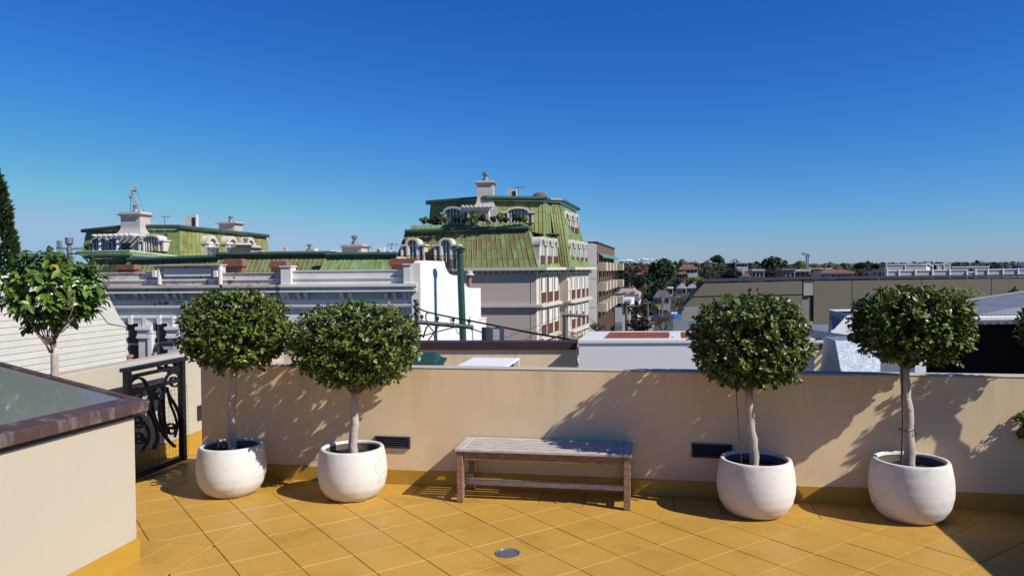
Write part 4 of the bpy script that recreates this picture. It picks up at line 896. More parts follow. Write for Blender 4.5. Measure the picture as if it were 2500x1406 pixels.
# gable end
FG = Fr((0, 0), 73); FG.O = FT.P(.02, .0, 0); FG.O.z = 0
gp = [(1026, 642), (1030, 637), (1037, 636), (1085, 638), (1087, 650), (1092, 662), (1098, 669), (1106, 672), (1129, 673), (1131, 686), (1137, 697), (1144, 702), (1150, 703.5), (1173.5, 703)]
g2 = [FG.sz(*p) for p in gp]
mk('gable_wall', B().fprism(FG, [(0, GZ)] + g2 + [(g2[-1][0], GZ)], -.35, 0), m_white, tr)
mk('drain_pipe', B().tube([FG.w(1156, 840, .06), FG.w(1155, 805, .06), FG.w(1148, 795, .06), FG.w(1148, 772, .06)], .05, 6), m_white, tr)
mk('lean_to', B().pbox(FG, 1172, 1187, 779, 860, -.6, -.01), m_white, tr)
mk('lean_to_cap', B().pbox(FG, 1171, 1188.5, 776, 779, -.6, .04), m_white, tr)
tp = thing_at('terracotta_pipe', 'slim terracotta flue pipe with a capped top behind the white gable', 'pipe', W(1146, 705, 46), z=GZ)
mk('pipe', B().tube([W(1146, 705, 46) * 1, W(1146, 676, 46)], .13, 10), m_terra, tp); mk('cap', B().lathe(W(1146, 676, 46), [(.1, 0), (.3, .1), (.3, .16), (.2, .2), (.2, .34), (.01, .4)], 12), m_stone, tp)
mk('stand', B().tube([Vector((W(1146, 705, 46).x, 46, GZ)), W(1146, 706, 46)], .1, 8), m_terra, tp)
# flue pole
fp = thing_at('green_flue', 'tall dark green metal flue in front of the white gable', 'flue', Vector((-2.52, 37, 0)), z=GZ)
pt_ = W(1122.5, 614, 37); pb_ = W(1131, 850, 37); dn = (pb_ - pt_); pb_ = pt_ + dn * ((pt_.z - GZ) / (pt_.z - pb_.z))
mk('pipe', B().tube([pb_, pt_], .165, 16), m_gpole, fp, smooth=False)
mk('cap', B().lathe(pt_, [(.16, 0), (.24, .01), (.24, .08), (.30, .14), (.02, .22)], 16), m_gpole, fp)
for zz_ in (-.6, -2.2, 1.6): mk('band', B().lathe(pt_.lerp(pb_, (pt_.z - zz_) / (pt_.z - pb_.z)), [(.165, 0), (.175, .01), (.175, .06), (.165, .07)], 16), m_gpole, fp)
# brick chimneys
def brick_chimney(x0, x1, y0, y1, Z, label, steps):
    F = Fr((0, Z), -14); t = thing_at('brick_chimney', label, 'chimney', F.w((x0 + x1) / 2, y1), 'red brick chimneys behind the parapets', z=GZ)
    for i, (f0, f1, ins) in enumerate(steps):
        ya = y0 + (y1 - y0) * f0; yb = y0 + (y1 - y0) * f1
        a0 = F.sz(x0, ya)[0] + ins; a1 = F.sz(x1, ya)[0] - ins; z1_ = F.sz((x0 + x1) / 2, ya)[1]; z0_ = F.sz((x0 + x1) / 2, yb)[1]; nb = max(1, round((z1_ - z0_) / .09)); hb = (z1_ - z0_) / nb
        for k in range(nb): o = .012 * (k % 2); mk('brick_course', B().fbox(F, a0 + o, a1 - o, z0_ + k * hb + .004, z0_ + (k + 1) * hb, -.62 + ins + o, 0 - ins - o), m_brick, t)
    mk('stack', B().fbox(F, F.sz(x0, y1)[0] + .15, F.sz(x1, y1)[0] - .15, GZ, F.sz((x0 + x1) / 2, y1)[1], -.5, -.12), m_brick, t)
st = [(0, .18, .12), (.18, .36, .05), (.36, .56, 0), (.56, .70, .08), (.70, 1.0, .13)]
brick_chimney(277, 327, 646, 668, 40, 'brick chimney at far left, beside the loose tree crown', st)
brick_chimney(538, 592, 632, 664, 40, 'brick chimney at the right shoulder of the raised grey pediment', st)
brick_chimney(654, 699, 637, 664, 40, 'small brick chimney left of the white parapet pier', st)
brick_chimney(947, 1021, 631, 658, 40, 'wide brick chimney next to the white curved gable', st)
t = thing_at('chimney_pot', 'small terracotta pot standing by the leftmost dark window', 'chimney pot', W(314, 890, 22), z=GZ)
mk('pot', B().lathe(W(314, 889, 22), [(.10, 0), (.13, .02), (.10, .06), (.10, .20), (.14, .22), (.13, .27), (.02, .27)], 14), m_terra, t); mk('stack', B().lathe(Vector((W(314, 889, 22).x, 22, GZ)), [(.3, 0), (.3, W(314, 889, 22).z - GZ - .002), (.01, W(314, 889, 22).z - GZ - .001)], 4), m_brick, t)
t = thing_at('street_lamp', 'grey street lamp arm with flat head in front of the second tall window', 'street lamp', W(375, 890, 20), z=GZ)
mk('pole', B().tube([Vector((W(371, 890, 20).x, 20, GZ)), W(371, 880, 20), W(380, 842, 20), W(388, 839, 20)], .045, 8), m_steel, t)
a = W(392, 838, 20); mk('lamp_head', B().box(a.x, a.x + .42, 19.85, 20.1, a.z - .05, a.z + .04), m_vent, t, bevel=.02); mk('lens', B().hexa([a + Vector(v) for v in ((.15, -.1, -.16), (.38, -.1, -.13), (.38, .08, -.13), (.15, .08, -.16), (.08, -.13, -.052), (.41, -.13, -.052), (.41, .09, -.052), (.08, .09, -.052))]), m_grey, t)
#PART3 ============================================================ mansard helpers
def lerp2(q, u, v):            # quad bl, br, tr, tl
    return (q[0].lerp(q[1], u)).lerp(q[3].lerp(q[2], u), v)
def mansard(parent, q, nc, nr, mat, base=None, seams=True, holes=(), th=.05, name='mansard_face', srad=.035):
    nrm = (q[1] - q[0]).cross(q[3] - q[0]).normalized()
    C = (q[0] + q[2]) / 2
    if nrm.dot(Vector((0, 0, CZ)) - C) < 0: nrm = -nrm
    r = mk(name, B().poly([p - nrm * .3 for p in q] + [p + nrm * 0 for p in q], [(0, 1, 2, 3), (4, 5, 6, 7), (0, 1, 5, 4), (1, 2, 6, 5), (2, 3, 7, 6), (3, 0, 4, 7)]), m_base, parent)
    big = nc * nr
    for i in range(nc):
        off = R.uniform(-.10, .10) / nr
        for j in range(nr):
            u0, u1 = i / nc, (i + 1) / nc; v0 = max(0, j / nr + (off if j else 0)); v1 = min(1, (j + 1) / nr + (off if j < nr - 1 else 0))
            um, vm = (u0 + u1) / 2, (v0 + v1) / 2
            if any(h[0] < um < h[1] and h[2] < vm < h[3] for h in holes): continue
            g = .05 / nc; gv = .012 / nr; P_ = [lerp2(q, u0 + g, v0 + gv), lerp2(q, u1 - g, v0 + gv), lerp2(q, u1 - g, v1 - gv), lerp2(q, u0 + g, v1 - gv)]
            k = th * R.uniform(.7, 1.2)
            mk('roof_panel', B().poly([p + nrm * .002 for p in P_] + [p + nrm * k for p in P_], [(4, 5, 6, 7), (0, 1, 5, 4), (1, 2, 6, 5), (2, 3, 7, 6), (3, 0, 4, 7)]), mat, r)
        if seams: mk('seam', B().tube([lerp2(q, i / nc, 0) + nrm * (th + .01), lerp2(q, i / nc, 1) + nrm * (th + .01)], srad, 4), m_seam, r)
    return r
def arcpath(s0, s1, b0, b1, zb, rise, n=12):
    cxm = (b0 + b1) / 2; hw = (b1 - b0) / 2
    return [(s0, zb), (b0, zb)] + [(cxm - hw * math.cos(PI * k / n), zb + rise * math.sin(PI * k / n) ** .85) for k in range(n + 1)][1:-1] + [(b1, zb), (s1, zb)]
def hood(F, parent, s0, s1, b0, b1, zb, rise, t_, d0, d1, mat):
    lo = arcpath(s0, s1, b0, b1, zb, rise); hi = arcpath(s0, s1, b0 - t_, b1 + t_, zb + t_, rise + t_ * .35)
    lo2 = [lo[0]] + lo[1:-1] + [lo[-1]]; b = B(); n = len(lo)
    for i in range(n - 1):
        P = F.P; a, c = lo[i], lo[i + 1]; e, f = hi[i], hi[i + 1]
        b.hexa([P(a[0], d1, a[1]), P(c[0], d1, c[1]), P(c[0], d0, c[1]), P(a[0], d0, a[1]), P(e[0], d1, e[1]), P(f[0], d1, f[1]), P(f[0], d0, f[1]), P(e[0], d0, e[1])])
    return mk('hood', b, mat, parent)
def arch_dormer(F, parent, s0, s1, z0, zsp, rise, d0, d1, cols, wfr=.5, rail=False, mat=None, glass=None, oh=.12, th=.14):
    """dormer with flat shoulders and arched middle; wfr = share of the width that is the arched part"""
    mat = mat or m_stone; sm = (s0 + s1) / 2; hw = (s1 - s0) / 2 * wfr; pw = (s1 - s0) * .07
    D = mk('dormer', B().fprism(F, [(s0, z0), (s1, z0)] + arcpath(s0, s1, sm - hw, sm + hw, zsp, rise)[::-1], d0, d1 - .25), mat, parent)
    hood(F, D, s0 - oh, s1 + oh, sm - hw - .02, sm + hw + .02, zsp, rise, th, d0, d1 + .12, mat)
    mk('pier', B().fbox(F, s0, s0 + pw, z0, zsp, d1 - .249, d1), mat, D); mk('pier', B().fbox(F, s1 - pw, s1, z0, zsp, d1 - .249, d1), mat, D)
    g = mk('window', B().fprism(F, [(s0 + pw, z0 + .05), (s1 - pw, z0 + .05)] + arcpath(s0 + pw, s1 - pw, sm - hw + .03, sm + hw - .03, zsp - .02, rise - .05)[::-1], d1 - .248, d1 - .20), glass or m_glass, D)
    b = B(); fw = .045 if s1 - s0 > 1.5 else .035
    for i in range(cols + 1):
        a = s0 + pw + (s1 - s0 - 2 * pw) * i / cols; top = zsp - .03
        if abs(a - sm) < hw: top = zsp + (rise - .06) * math.sqrt(max(0, 1 - ((a - sm) / hw) ** 2))
        b.fbox(F, a - fw, a + fw, z0 + .05, top, d1 - .199, d1 - .12)
    nb = max(2, int((zsp - z0) / .8))
    for k in range(1, nb + 1):
        zz = z0 + (zsp - z0) * k / nb; b.fbox(F, s0 + pw, s1 - pw, zz - .02, zz + .02, d1 - .198, d1 - .15)
    for sx in (sm - hw * .98, sm + hw * .98): b.fbox(F, sx - .08, sx + .08, z0, zsp, d1 - .199, d1 - .02)
    mk('glazing_bars', b, m_frame, D)
    if rail:
        b = B(); zr = z0 + .95; b.fbox(F, s0 - .05, s1 + .05, zr, zr + .05, d1 + .10, d1 + .15).fbox(F, s0 - .05, s1 + .05, z0 + .05, z0 + .1, d1 + .10, d1 + .15)
        k = s0
        while k < s1: b.fbox(F, k, k + .03, z0 + .1, zr, d1 + .11, d1 + .14); k += .11
        mk('railing', b, m_red if rail == 2 else m_iron, D)
    return D
def flared_chimney(F, parent, x0, x1, yt, yc, yb, d0, d1, flare=True, capx=6):
    a0 = F.sz(x0, yt, d1)[0]; a1 = F.sz(x1, yt, d1)[0]; zt = F.sz(x0, yt, d1)[1]; zc = F.sz(x0, yc, d1)[1]; zb = F.sz(x0, yb, d1)[1]; k = abs(F.sz(x0 - capx, yt, d1)[0] - a0)
    def ring(z, e): P = F.P; return [P(a0 - e, d1 + e, z), P(a1 + e, d1 + e, z), P(a1 + e, d0 - e, z), P(a0 - e, d0 - e, z)]
    prof = [(zb, (k * 1.1 if flare else .02)), (zb + (zc - zb) * .12, (k * .55 if flare else .01)), (zb + (zc - zb) * .3, (k * .12 if flare else 0)), (zb + (zc - zb) * .42, 0), (zc, 0)]
    def stackp(pr):
        b = B()
        for z, e in pr: b.v += ring(z, e)
        n = len(pr)
        for i in range(n - 1):
            for j in range(4): b.f.append((4 * i + j, 4 * i + (j + 1) % 4, 4 * i + 4 + (j + 1) % 4, 4 * i + 4 + j))
        b.f += [(3, 2, 1, 0), tuple(4 * n - 4 + i for i in range(4))]; return b
    c = mk('chimney', stackp(prof), m_chim, parent); h = zt - zc
    mk('cap', stackp([(zc + .001, .02), (zc + h * .35, k * .45), (zc + h * .5, k), (zc + h * .62, k), (zc + h * .63, k * .25), (zt, k * .25)]), m_chim, c)
    mk('flue', B().lathe(F.P((a0 + a1) / 2, (d0 + d1) / 2, zt + .001), [(.30, 0), (.26, .25), (.17, .3), (.17, .5), (.26, .52), (.28, .72), (.05, .8)], 12), m_terra if parent.get('tc') else m_steel, c)
    return c
def pergola(F, parent, x0, x1, y, d0, d1, colx, ycol, tilt=0):
    a0 = F.sz(x0, y, d1)[0]; a1 = F.sz(x1, y, d1)[0]; z = F.sz(x0, y, d1)[1]
    p = mk('pergola', B().fbox(F, a0, a1, z - .28, z - .05, d1 - .1, d1).fbox(F, a0, a1, z - .28, z - .05, d0, d0 + .1), m_frame, parent)
    n = 8
    for i in range(n): a = a0 + (a1 - a0) * (i + .5) / n; mk('rafter', B().fbox(F, a - .09, a + .09, z - .049, z + .10, d0 - .3, d1 + .4), m_frame, p)
    for c in colx: ac = F.sz(c, y, d1)[0]; zc = F.sz(c, ycol, d1)[1]; mk('column', B().lathe(F.P(ac, d1 - .1, zc), [(.2, 0), (.2, .1), (.13, .14), (.115, z - zc - .4), (.18, z - zc - .35), (.18, z - zc - .285)], 12), m_frame, p)
    return p
def acbox(parent, F, x0, x1, y0, y1, d0=-.5, d1=0, name='aircon_unit', side=True):
    u = mk(name, B().pbox(F, x0, x1, y0, y1, d0, d1), m_ac, parent)
    xa = x0 + (x1 - x0) * .58
    mk('grille', B().pbox(F, xa, x1 - (x1 - x0) * .08, y0 + (y1 - y0) * .2, y1 - (y1 - y0) * .1, d1 + .001, d1 + .03), m_dark, u); return u
def antenna(label, px, yt, yb, Z, n=4, wd=.9):
    p0 = W(px, yb, Z); p1 = W(px, yt, Z); t = thing('tv_antenna', label, 'antenna', p0, 'television antennas on the far roofs')
    mk('mast', B().tube([p0, p1], .035, 5), m_pole, t); b = B().tube([p1 + Vector((-wd * .35, 0, -.1)), p1 + Vector((wd * .65, 0, -.1))], .025, 4)
    for k in range(n): x = -wd * .3 + wd * .9 * k / (n - 1); b.tube([p1 + Vector((x, -.3, -.1)), p1 + Vector((x, .3, -.1))], .018, 4); b.tube([p1 + Vector((x, 0, -.28)), p1 + Vector((x, 0, .08))], .018, 4)
    mk('elements', b, m_pole, t); return t
# ================================================================== the big green mansard building (centre)
R.seed(60)
FB = Fr((W(1309, 655, 62).x, 62), -7); FS = Fr((W(1309, 655, 62).x, 62), 73)
bb = thing('mansard_building', 'large taupe apartment building with green and brown copper mansard roofs and red balconettes', 'building', Vector((-3, 64, GZ)))
SB = lambda px, py=700, d=0: FB.sz(px, py, d)[0]
ZB = lambda py, px=1250, d=0: FB.sz(px, py, d)[1]
zc1 = ZB(656.5, 1250, .9); zc0 = ZB(662, 1250, .5)
sl_ = SB(955)
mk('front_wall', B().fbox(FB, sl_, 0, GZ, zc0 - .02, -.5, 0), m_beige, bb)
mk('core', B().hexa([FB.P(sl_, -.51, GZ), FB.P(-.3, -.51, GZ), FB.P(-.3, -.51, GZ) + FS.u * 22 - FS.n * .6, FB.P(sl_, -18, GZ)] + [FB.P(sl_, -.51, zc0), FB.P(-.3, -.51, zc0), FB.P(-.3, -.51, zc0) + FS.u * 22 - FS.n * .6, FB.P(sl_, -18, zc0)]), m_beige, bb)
mk('cornice', B().fbox(FB, sl_ - .3, .6, zc0 - .0, zc1 - .12, .001, .28).fbox(FB, sl_ - .3, .9, zc1 - .119, zc1 + .12, -.3, .46), m_stone, bb)
dn_ = B(); k = sl_
while k < -.2: dn_.fbox(FB, k, k + .22, zc0 - .22, zc0 - .001, .001, .22); k += .48
mk('dentils', dn_, m_beige, bb, kind='stuff')
zs1 = ZB(743.5); zs0 = ZB(750)
mk('string_course', B().fbox(FB, sl_, .5, zs0, zs1, .001, .28), m_stone, bb)
mk('corner_strip', B().fbox(FB, SB(1296.5), SB(1298), GZ, zc0 - .25, .001, .03), m_beiges, bb)
# side wall, two bays
def sS(px, py, F=FS, d=0): return F.sz(px, py, d)
e1 = FS.sz(1362, 700)[0]                     # end of bay 1
bay2off = FS.sz(1384, 700, 1.6)[0]
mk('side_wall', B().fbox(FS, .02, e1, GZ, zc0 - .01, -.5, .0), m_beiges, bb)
e2 = e1 + .2; d2 = 1.15
_q = Fr((FS.P(e1, 0, 0).x, FS.P(e1, 0, 0).y), -7).w(1385, 700); d2 = (_q - FS.O).dot(FS.n); s2a = (_q - FS.O).dot(FS.u); e3 = FS.sz(1437, 700, d2)[0]
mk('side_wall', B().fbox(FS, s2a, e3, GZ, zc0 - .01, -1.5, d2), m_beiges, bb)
mk('recess_wall', B().hexa([FS.P(e1 + .01, -.3, GZ), FS.P(s2a - .01, d2 - .01, GZ), FS.P(s2a - .005, d2 - .4, GZ), FS.P(e1 + .01, -1.2, GZ), FS.P(e1 + .01, -.3, zc0), FS.P(s2a - .01, d2 - .01, zc0), FS.P(s2a - .005, d2 - .4, zc0), FS.P(e1 + .01, -1.2, zc0)]), m_beige, bb)
for (a, c_, dd) in ((-.1, e1 - .1, 0), (s2a - .3, e3, d2)):
    mk('side_cornice', B().fbox(FS, a, c_, zc0, zc1 - .12, dd + .001, dd + .5).fbox(FS, a - .2, c_, zc1 - .119, zc1 + .12, dd - .3, dd + .85), m_stone, bb)
    mk('side_string_course', B().fbox(FS, a, c_, zs0, zs1, dd + .001, dd + .42), m_stone, bb)
for k in range(7):
    zq = zc0 - .9 - k * 1.05; mk('quoin', B().fbox(FS, s2a - .02, s2a + (.85 if k % 2 else 1.25), zq - .95, zq, d2 + .001, d2 + .07), m_beiges, bb)
zt2 = FS.sz(*qc(240, 612))[1]; zm2 = FS.sz(*qc(240, 832))[1]; zb2 = FS.sz(*qc(240, 972))[1]
hS = zc0 - zs1
def side_window(px0, px1, d, dz, name='side_window', py=700, g=None):
    a0 = FS.sz(px0, py, d)[0]; a1 = FS.sz(px1, py, d)[0]
    w_ = mk(name, B().fbox(FS, a0, a1, zm2 + dz, zt2 + dz, d + .001, d + .05), m_frame, bb)
    mk('pane', B().fbox(FS, a0 + (a1 - a0) * .10, a0 + (a1 - a0) * .34, zm2 + dz + .1, zt2 + dz - .1, d + .051, d + .06), m_glass, w_)
    mk('balconette', B().fbox(FS, a0 + .03, a1 - .03, zb2 + dz, zm2 + dz, d + .051, d + .16), m_red, w_)
    mk('sill', B().fbox(FS, a0, a1, zb2 + dz - .14, zb2 + dz - .001, d + .001, d + .18), m_stone, w_)
    mk('surround', B().fbox(FS, a0 - .34, a0 - .08, zb2 + dz - .2, zt2 + dz + .1, d + .001, d + .12).fbox(FS, a1 + .08, a1 + .34, zb2 + dz - .2, zt2 + dz + .1, d + .001, d + .12), m_stone, w_)
    mk('window_hood', B().fprism(FS, [(a0 - .4, zt2 + dz + .12), (a1 + .4, zt2 + dz + .12), (a1 + .42, zt2 + dz + .30), ((a0 + a1) / 2 + .3, zt2 + dz + .36), ((a0 + a1) / 2, zt2 + dz + .5), ((a0 + a1) / 2 - .3, zt2 + dz + .36), (a0 - .42, zt2 + dz + .30)], d + .001, d + .40), m_stone, w_)
b1w = [(1318.5, 1330), (1335, 1346), (1350.5, 1360.5)]; b2w = [(1393, 1401), (1406, 1413.5), (1418.5, 1424.5), (1429, 1433.5)]
lev = zs1 - zc0
for dz in (0, lev, 2 * lev):
    for x0, x1 in b1w: side_window(x0, x1, 0, dz)
    for x0, x1 in b2w: side_window(x0, x1, d2, dz)
mk('downpipe', B().tube([FS.P(FS.sz(1332.5, 700)[0], .2, GZ), FS.P(FS.sz(1332.5, 700)[0], .2, zc0)], .07, 6), m_bark2, bb)
# lower mansard, front
mq = [FB.w(958, 661, .35), FB.w(1311, 655, .35), FB.w(1287.5, 560, -1.6), FB.w(990, 569, -1.6)]
m1 = mansard(bb, mq, 27, 4, m_panel)
hipq = [FB.w(1311, 655, .35) , FS.P(FS.sz(1362, 655)[0], .3, zc1 + .12), FS.w(1325, 572, -2.2), FB.w(1287.5, 560, -1.6)]
hipq[0] = mq[1]; hipq[3] = mq[2]
mansard(bb, hipq, 6, 4, m_pgreen)
def beam(path, w0, mat, parent, name):
    return mk(name, B().tube(path, w0, 6), mat, parent)
g1_ = [FB.w(989, 565.5, -1.3), FB.w(1288, 556.5, -1.3), FS.w(1325, 567, -1.9)]
beam(g1_, .20, m_gutter, bb, 'gutter')
mansard(bb, [FB.w(1001, 561, -1.5), FB.w(1286, 553, -1.5), FB.w(1279, 544.5, -2.1), FB.w(1004, 552, -2.1)], 22, 1, m_pgreen, seams=False)
mansard(bb, [FB.w(1286, 553, -1.5), FS.w(1325, 564, -2.0), FS.w(1316, 556, -3), FB.w(1279, 544.5, -2.1)], 5, 1, m_pgreen, seams=False)
mk('roof_terrace', B().poly([FB.w(1003, 551, -2.1), FB.w(1280, 544, -2.1), FS.w(1318, 556, -3), FS.P(16, -5, ZB(548, 1280, -2.1)), FB.P(sl_, -14, ZB(548, 1280, -2.1))], [(0, 1, 2, 3, 4)]), m_zinc, bb)
for x0, x1 in ((q3(118, 0)[0], q3(355, 0)[0]), (q3(453, 0)[0], q3(692, 0)[0])):
    a0, a1 = SB(x0, 600, .5), SB(x1, 600, .5); arch_dormer(FB, bb, a0, a1, ZB(654, x0, .5), ZB(601, x0, .5), ZB(586, x0, .5) - ZB(601, x0, .5), -2.2, .55, 6, .42, rail=2)
# upper block (angled left face, flat right face)
U0 = W(1049, 545, 68.5); U0t = W(1053, 499, 68.5); C0 = W(1190, 545, 64.8); C0t = W(1190, 489, 65.4); E0 = W(1325, 572, 65.0); E0t = W(1324.5, 492, 65.6)
mansard(bb, [U0, C0, C0t, U0t], 12, 3, m_pgreen)
mansard(bb, [C0, E0, E0t, C0t], 14, 3, m_pyel)
beam([U0t + Vector((-.4, 0, .15)), C0t + Vector((0, -.4, .15)), E0t + Vector((.2, -.4, .2))], .22, m_gutter, bb, 'gutter')
e4 = FS.w(1350, 580, -.9); 
T2tl = W(1340.5, 494, 69.5); T2tr = W(1365, 495, 70.0); T2br = FS.P(s2a, d2 + .15, zc1 + .12); T2bl = FS.P(e1 + .05, .15, zc1 + .12)
mansard(bb, [E0, W(1352, 650, 69), T2tl, E0t], 3, 4, m_pgreen)
mansard(bb, [T2bl, T2br, T2tr, T2tl], 4, 6, m_pyel)
T2sr = FS.P(e3 - .3, d2 + .2, zc1 + .12); T2st = W(1405.5, 515, 83)
mansard(bb, [T2br, T2sr, T2st, T2tr], 12, 6, m_pgreen, srad=.02)
beam([E0t + Vector((.2, -.3, .2)), T2tl + Vector((0, -.2, .2)), T2tr + Vector((.2, -.2, .2)), T2st + Vector((.3, 0, .2))], .2, m_gutter, bb, 'gutter')
mk('upper_core', B().poly([U0, C0, E0, T2br - Vector((.8, 0, -3)), T2sr - Vector((2, 0, -3)), Vector((U0.x, 86, U0.z)), U0t, C0t, E0t, T2tr - Vector((.3, 0, 0)), T2st - Vector((.3, 0, 0)), Vector((U0.x, 86, U0t.z))], [(0, 5, 4, 3, 2, 1), (6, 7, 8, 9, 10, 11), (5, 0, 6, 11), (4, 5, 11, 10)]), m_base, bb)
# side dormers
def sdorm(px0, px1, z0, zsp, rise, d, rows): 
    a0 = FS.sz(px0 + (px1 - px0) * .1, 620, d)[0]; a1 = FS.sz(px1 - (px1 - px0) * .04, 620, d)[0]; D = arch_dormer(FS, bb, a0, a1, z0, zsp, rise, d - .75, d, 2, .55, mat=m_stone, glass=m_frame, th=.15, oh=.04)
    mk('balconette', B().fbox(FS, a0 + (a1 - a0) * .24, a1 - (a1 - a0) * .10, z0 + .25, z0 + (zsp - z0) * .53, d - .2, d + .05), m_red, D)
zd0 = FS.sz(*qc(240, 500))[1]; zd1 = FS.sz(*qc(240, 212))[1]; zdr = FS.sz(*qc(240, 130))[1] - zd1
for x0, x1 in ((1315, 1331.5), (1332.5, 1347.5), (1348, 1361)): sdorm(x0, x1, zd0, zd1, zdr, .05, 1)
for x0, x1 in ((1390.5, 1402.5), (1404, 1414), (1415.5, 1424.5), (1426.5, 1434)): sdorm(x0, x1, zd0, zd1, zdr, d2 + .0, 1)
ft = Fr((W(1380, 560, 72).x, 72), 73)
for x0, x1 in ((1377.5, 1388), (1391.5, 1400), (1403, 1411)):
    a0 = ft.sz(x0, 545)[0]; a1 = ft.sz(x1, 545)[0]; z0_ = ft.sz(1381, 564)[1]; zs_ = ft.sz(1381, 534)[1]; rr_ = ft.sz(1381, 520)[1] - zs_
    D = arch_dormer(ft, bb, a0, a1, z0_, zs_, rr_, -2.0, .0, 2, .62, glass=m_frame, th=.16); mk('balconette', B().fbox(ft, a0 + .1, a1 - .1, z0_ + .0, z0_ + (zs_ - z0_) * .45, -.2, .1), m_red, D)
FU = Fr((0, 65.3), 0)
uz = lambda py, px: FU.sz(px, py)[1]
us = lambda px: FU.sz(px, 530)[0]
arch_dormer(FU, bb, us(1226), us(1303), uz(545, 1265), uz(521.5, 1265), uz(511, 1265) - uz(521.5, 1265), -1.5, .6, 8, .62)
FU2 = Fr((W(1115, 530, 66.3).x, 66.3), -14)
arch_dormer(FU2, bb, FU2.sz(1083, 530)[0], FU2.sz(1138, 530)[0], FU2.sz(1110, 548)[1], FU2.sz(1110, 523)[1], .45, -1.2, .5, 6, .7)
flared_chimney(Fr((0, 65), -3), bb, 1164.5, 1203, 441, 452, 505, -1.6, 0)
mk('chimney_base', B().pbox(Fr((0, 64.7), -3), 1160, 1216, 505, 546, -1.2, 0), m_chim, bb)
pergola(Fr((0, 63.6), 0), bb, 1125, 1205, 505, -1.6, 0, (1143, 1193), 548)
acbox(bb, Fr((0, 66.5), -10), 1237.5, 1261, 462, 486)
mk('dome_vent', B().lathe(W(1318, 487, 66.5), [(.72, 0), (.70, .22), (.5, .48), (.2, .6), (.01, .62)], 16), m_brickw, bb)
antenna('tv antenna on the tall green roof beside the aircon box', 1265, 455, 486, 66.8)
def bush(name, label, px, pyb, w_, h_, Z, mat, seed, group=None, n=260, cat='shrub', sz=.09):
    R.seed(seed); p = W(px, pyb, Z); rx = w_ / 2 / FPX * Z; rz = h_ / FPX * Z / 2; t = thing(name, label, cat, p, group)
    b = B(); foliage(b, (p.x, p.y, p.z + rz), rx, rx * .8, rz, n, sz); mk('foliage', b, mat, t)
    mk('stem', B().tube([p - Vector((0, 0, .05)), p + Vector((0, 0, rz))], .03, 5), m_bark2, t); return t
for i, (px_, w_, h_) in enumerate(((1034, 24, 22), (1050, 22, 16), (1072, 34, 26), (1090, 24, 20), (1117, 26, 24), (1135, 22, 20), (1158, 32, 28), (1180, 26, 24), (1205, 20, 20), (1222, 22, 28), (1236, 18, 16), (1262, 34, 24), (1280, 26, 20))):
    lab = ('leafy planter bush furthest left on the green roof terrace', 'low bush second from left on the roof terrace', 'tall bush before the left arched dormer window', 'bush at the right end of the left arched window', 'bush under the left end of the white pergola', 'small bush between the left pergola post and the big bush', 'largest bush below the pergola slats', 'bush left of the white pergola column', 'small bush just right of the pergola column', 'upright bush beside the chimney base', 'lowest bush left of the right arched window', 'wide bush in front of the right arched window', 'rightmost bush of the roof terrace planter')[i]
    bush('planter_bush', lab, px_, 549 - (px_ - 1030) * .02, w_, h_, 63.4, m_tmid if i % 3 else m_tlight, 70 + i, 'planter bushes on the green roof terrace', 240)
# ================================================================== left mansard building (A)
R.seed(61)
ba = thing('mansard_building', 'smaller green mansard building at left with pergola, flared chimney and dormers', 'building', Vector((-38, 88, GZ)))
A0, A1, A2 = W(200, 619, 84), W(437, 633, 79), W(660, 632, 100)
A0t, A1t, A2t = W(212, 568, 85.5), W(437, 559, 80.5), W(650, 580, 101)
Ac = W(318, 613, 80.3); Act = W(318, 558, 81.8)
mansard(ba, [A0, Ac, Act, A0t], 8, 3, m_pyel)
mansard(ba, [Ac, A1, A1t, Act], 9, 3, m_pgreen)
mansard(ba, [A1, A2, A2t, A1t], 26, 4, m_pyel, srad=.03)
beam([A0t + Vector((-.5, 0, .2)), Act + Vector((0, -.4, .2)), A1t + Vector((.2, -.4, .2)), A2t + Vector((.3, -.2, .2))], .24, m_gutter, ba, 'gutter')
mk('core', B().poly([Vector((p.x, p.y + .5, GZ)) for p in (A0, Ac, A1, A2)] + [Vector((A2.x - 20, 112, GZ)), Vector((A0.x, 105, GZ))] + [p + Vector((0, .5, 0)) for p in (A0t, Act, A1t, A2t)] + [Vector((A2.x - 20, 112, A0t.z)), Vector((A0.x, 105, A0t.z))], [(0, 1, 7, 6), (1, 2, 8, 7), (2, 3, 9, 8), (3, 4, 10, 9), (4, 5, 11, 10), (5, 0, 6, 11), (6, 7, 8, 9, 10, 11)]), m_beige, ba)
FA = Fr((0, 79), -8.0); FA.O = Vector((W(400, 600, 79.5).x, 79.5, 0))
sA = lambda x, y=600, F=FA: F.sz(x, y)[0]; zA = lambda x, y, F=FA: F.sz(x, y)[1]
arch_dormer(FA, ba, sA(346), sA(408), zA(377, 614), zA(377, 590), zA(377, 577.5) - zA(377, 590), -1.5, .6, 8, .62)
FA2 = Fr((W(270, 600, 81.5).x, 81.5), -20)
arch_dormer(FA2, ba, FA2.sz(221, 600)[0], FA2.sz(283, 600)[0], zA(252, 614, FA2), zA(252, 594, FA2), zA(252, 582, FA2) - zA(252, 594, FA2), -1.5, .4, 7, .6)
flared_chimney(Fz(318, 80, -8), ba, 294, 341, 517, 530, 572, -1.8, 0, capx=7)
mk('chimney_base', B().pbox(Fz(318, 79.6, -8), 288, 344, 572, 614, -1.2, 0), m_chim, ba)
mk('niche', B().pbox(Fz(318, 79.5, -8), 297, 317, 593, 612, -.3, .02), m_dark, ba)
pergola(Fz(277, 78.0, -14), ba, 226, 328, 575, -2.2, 0, (241, 284), 613)
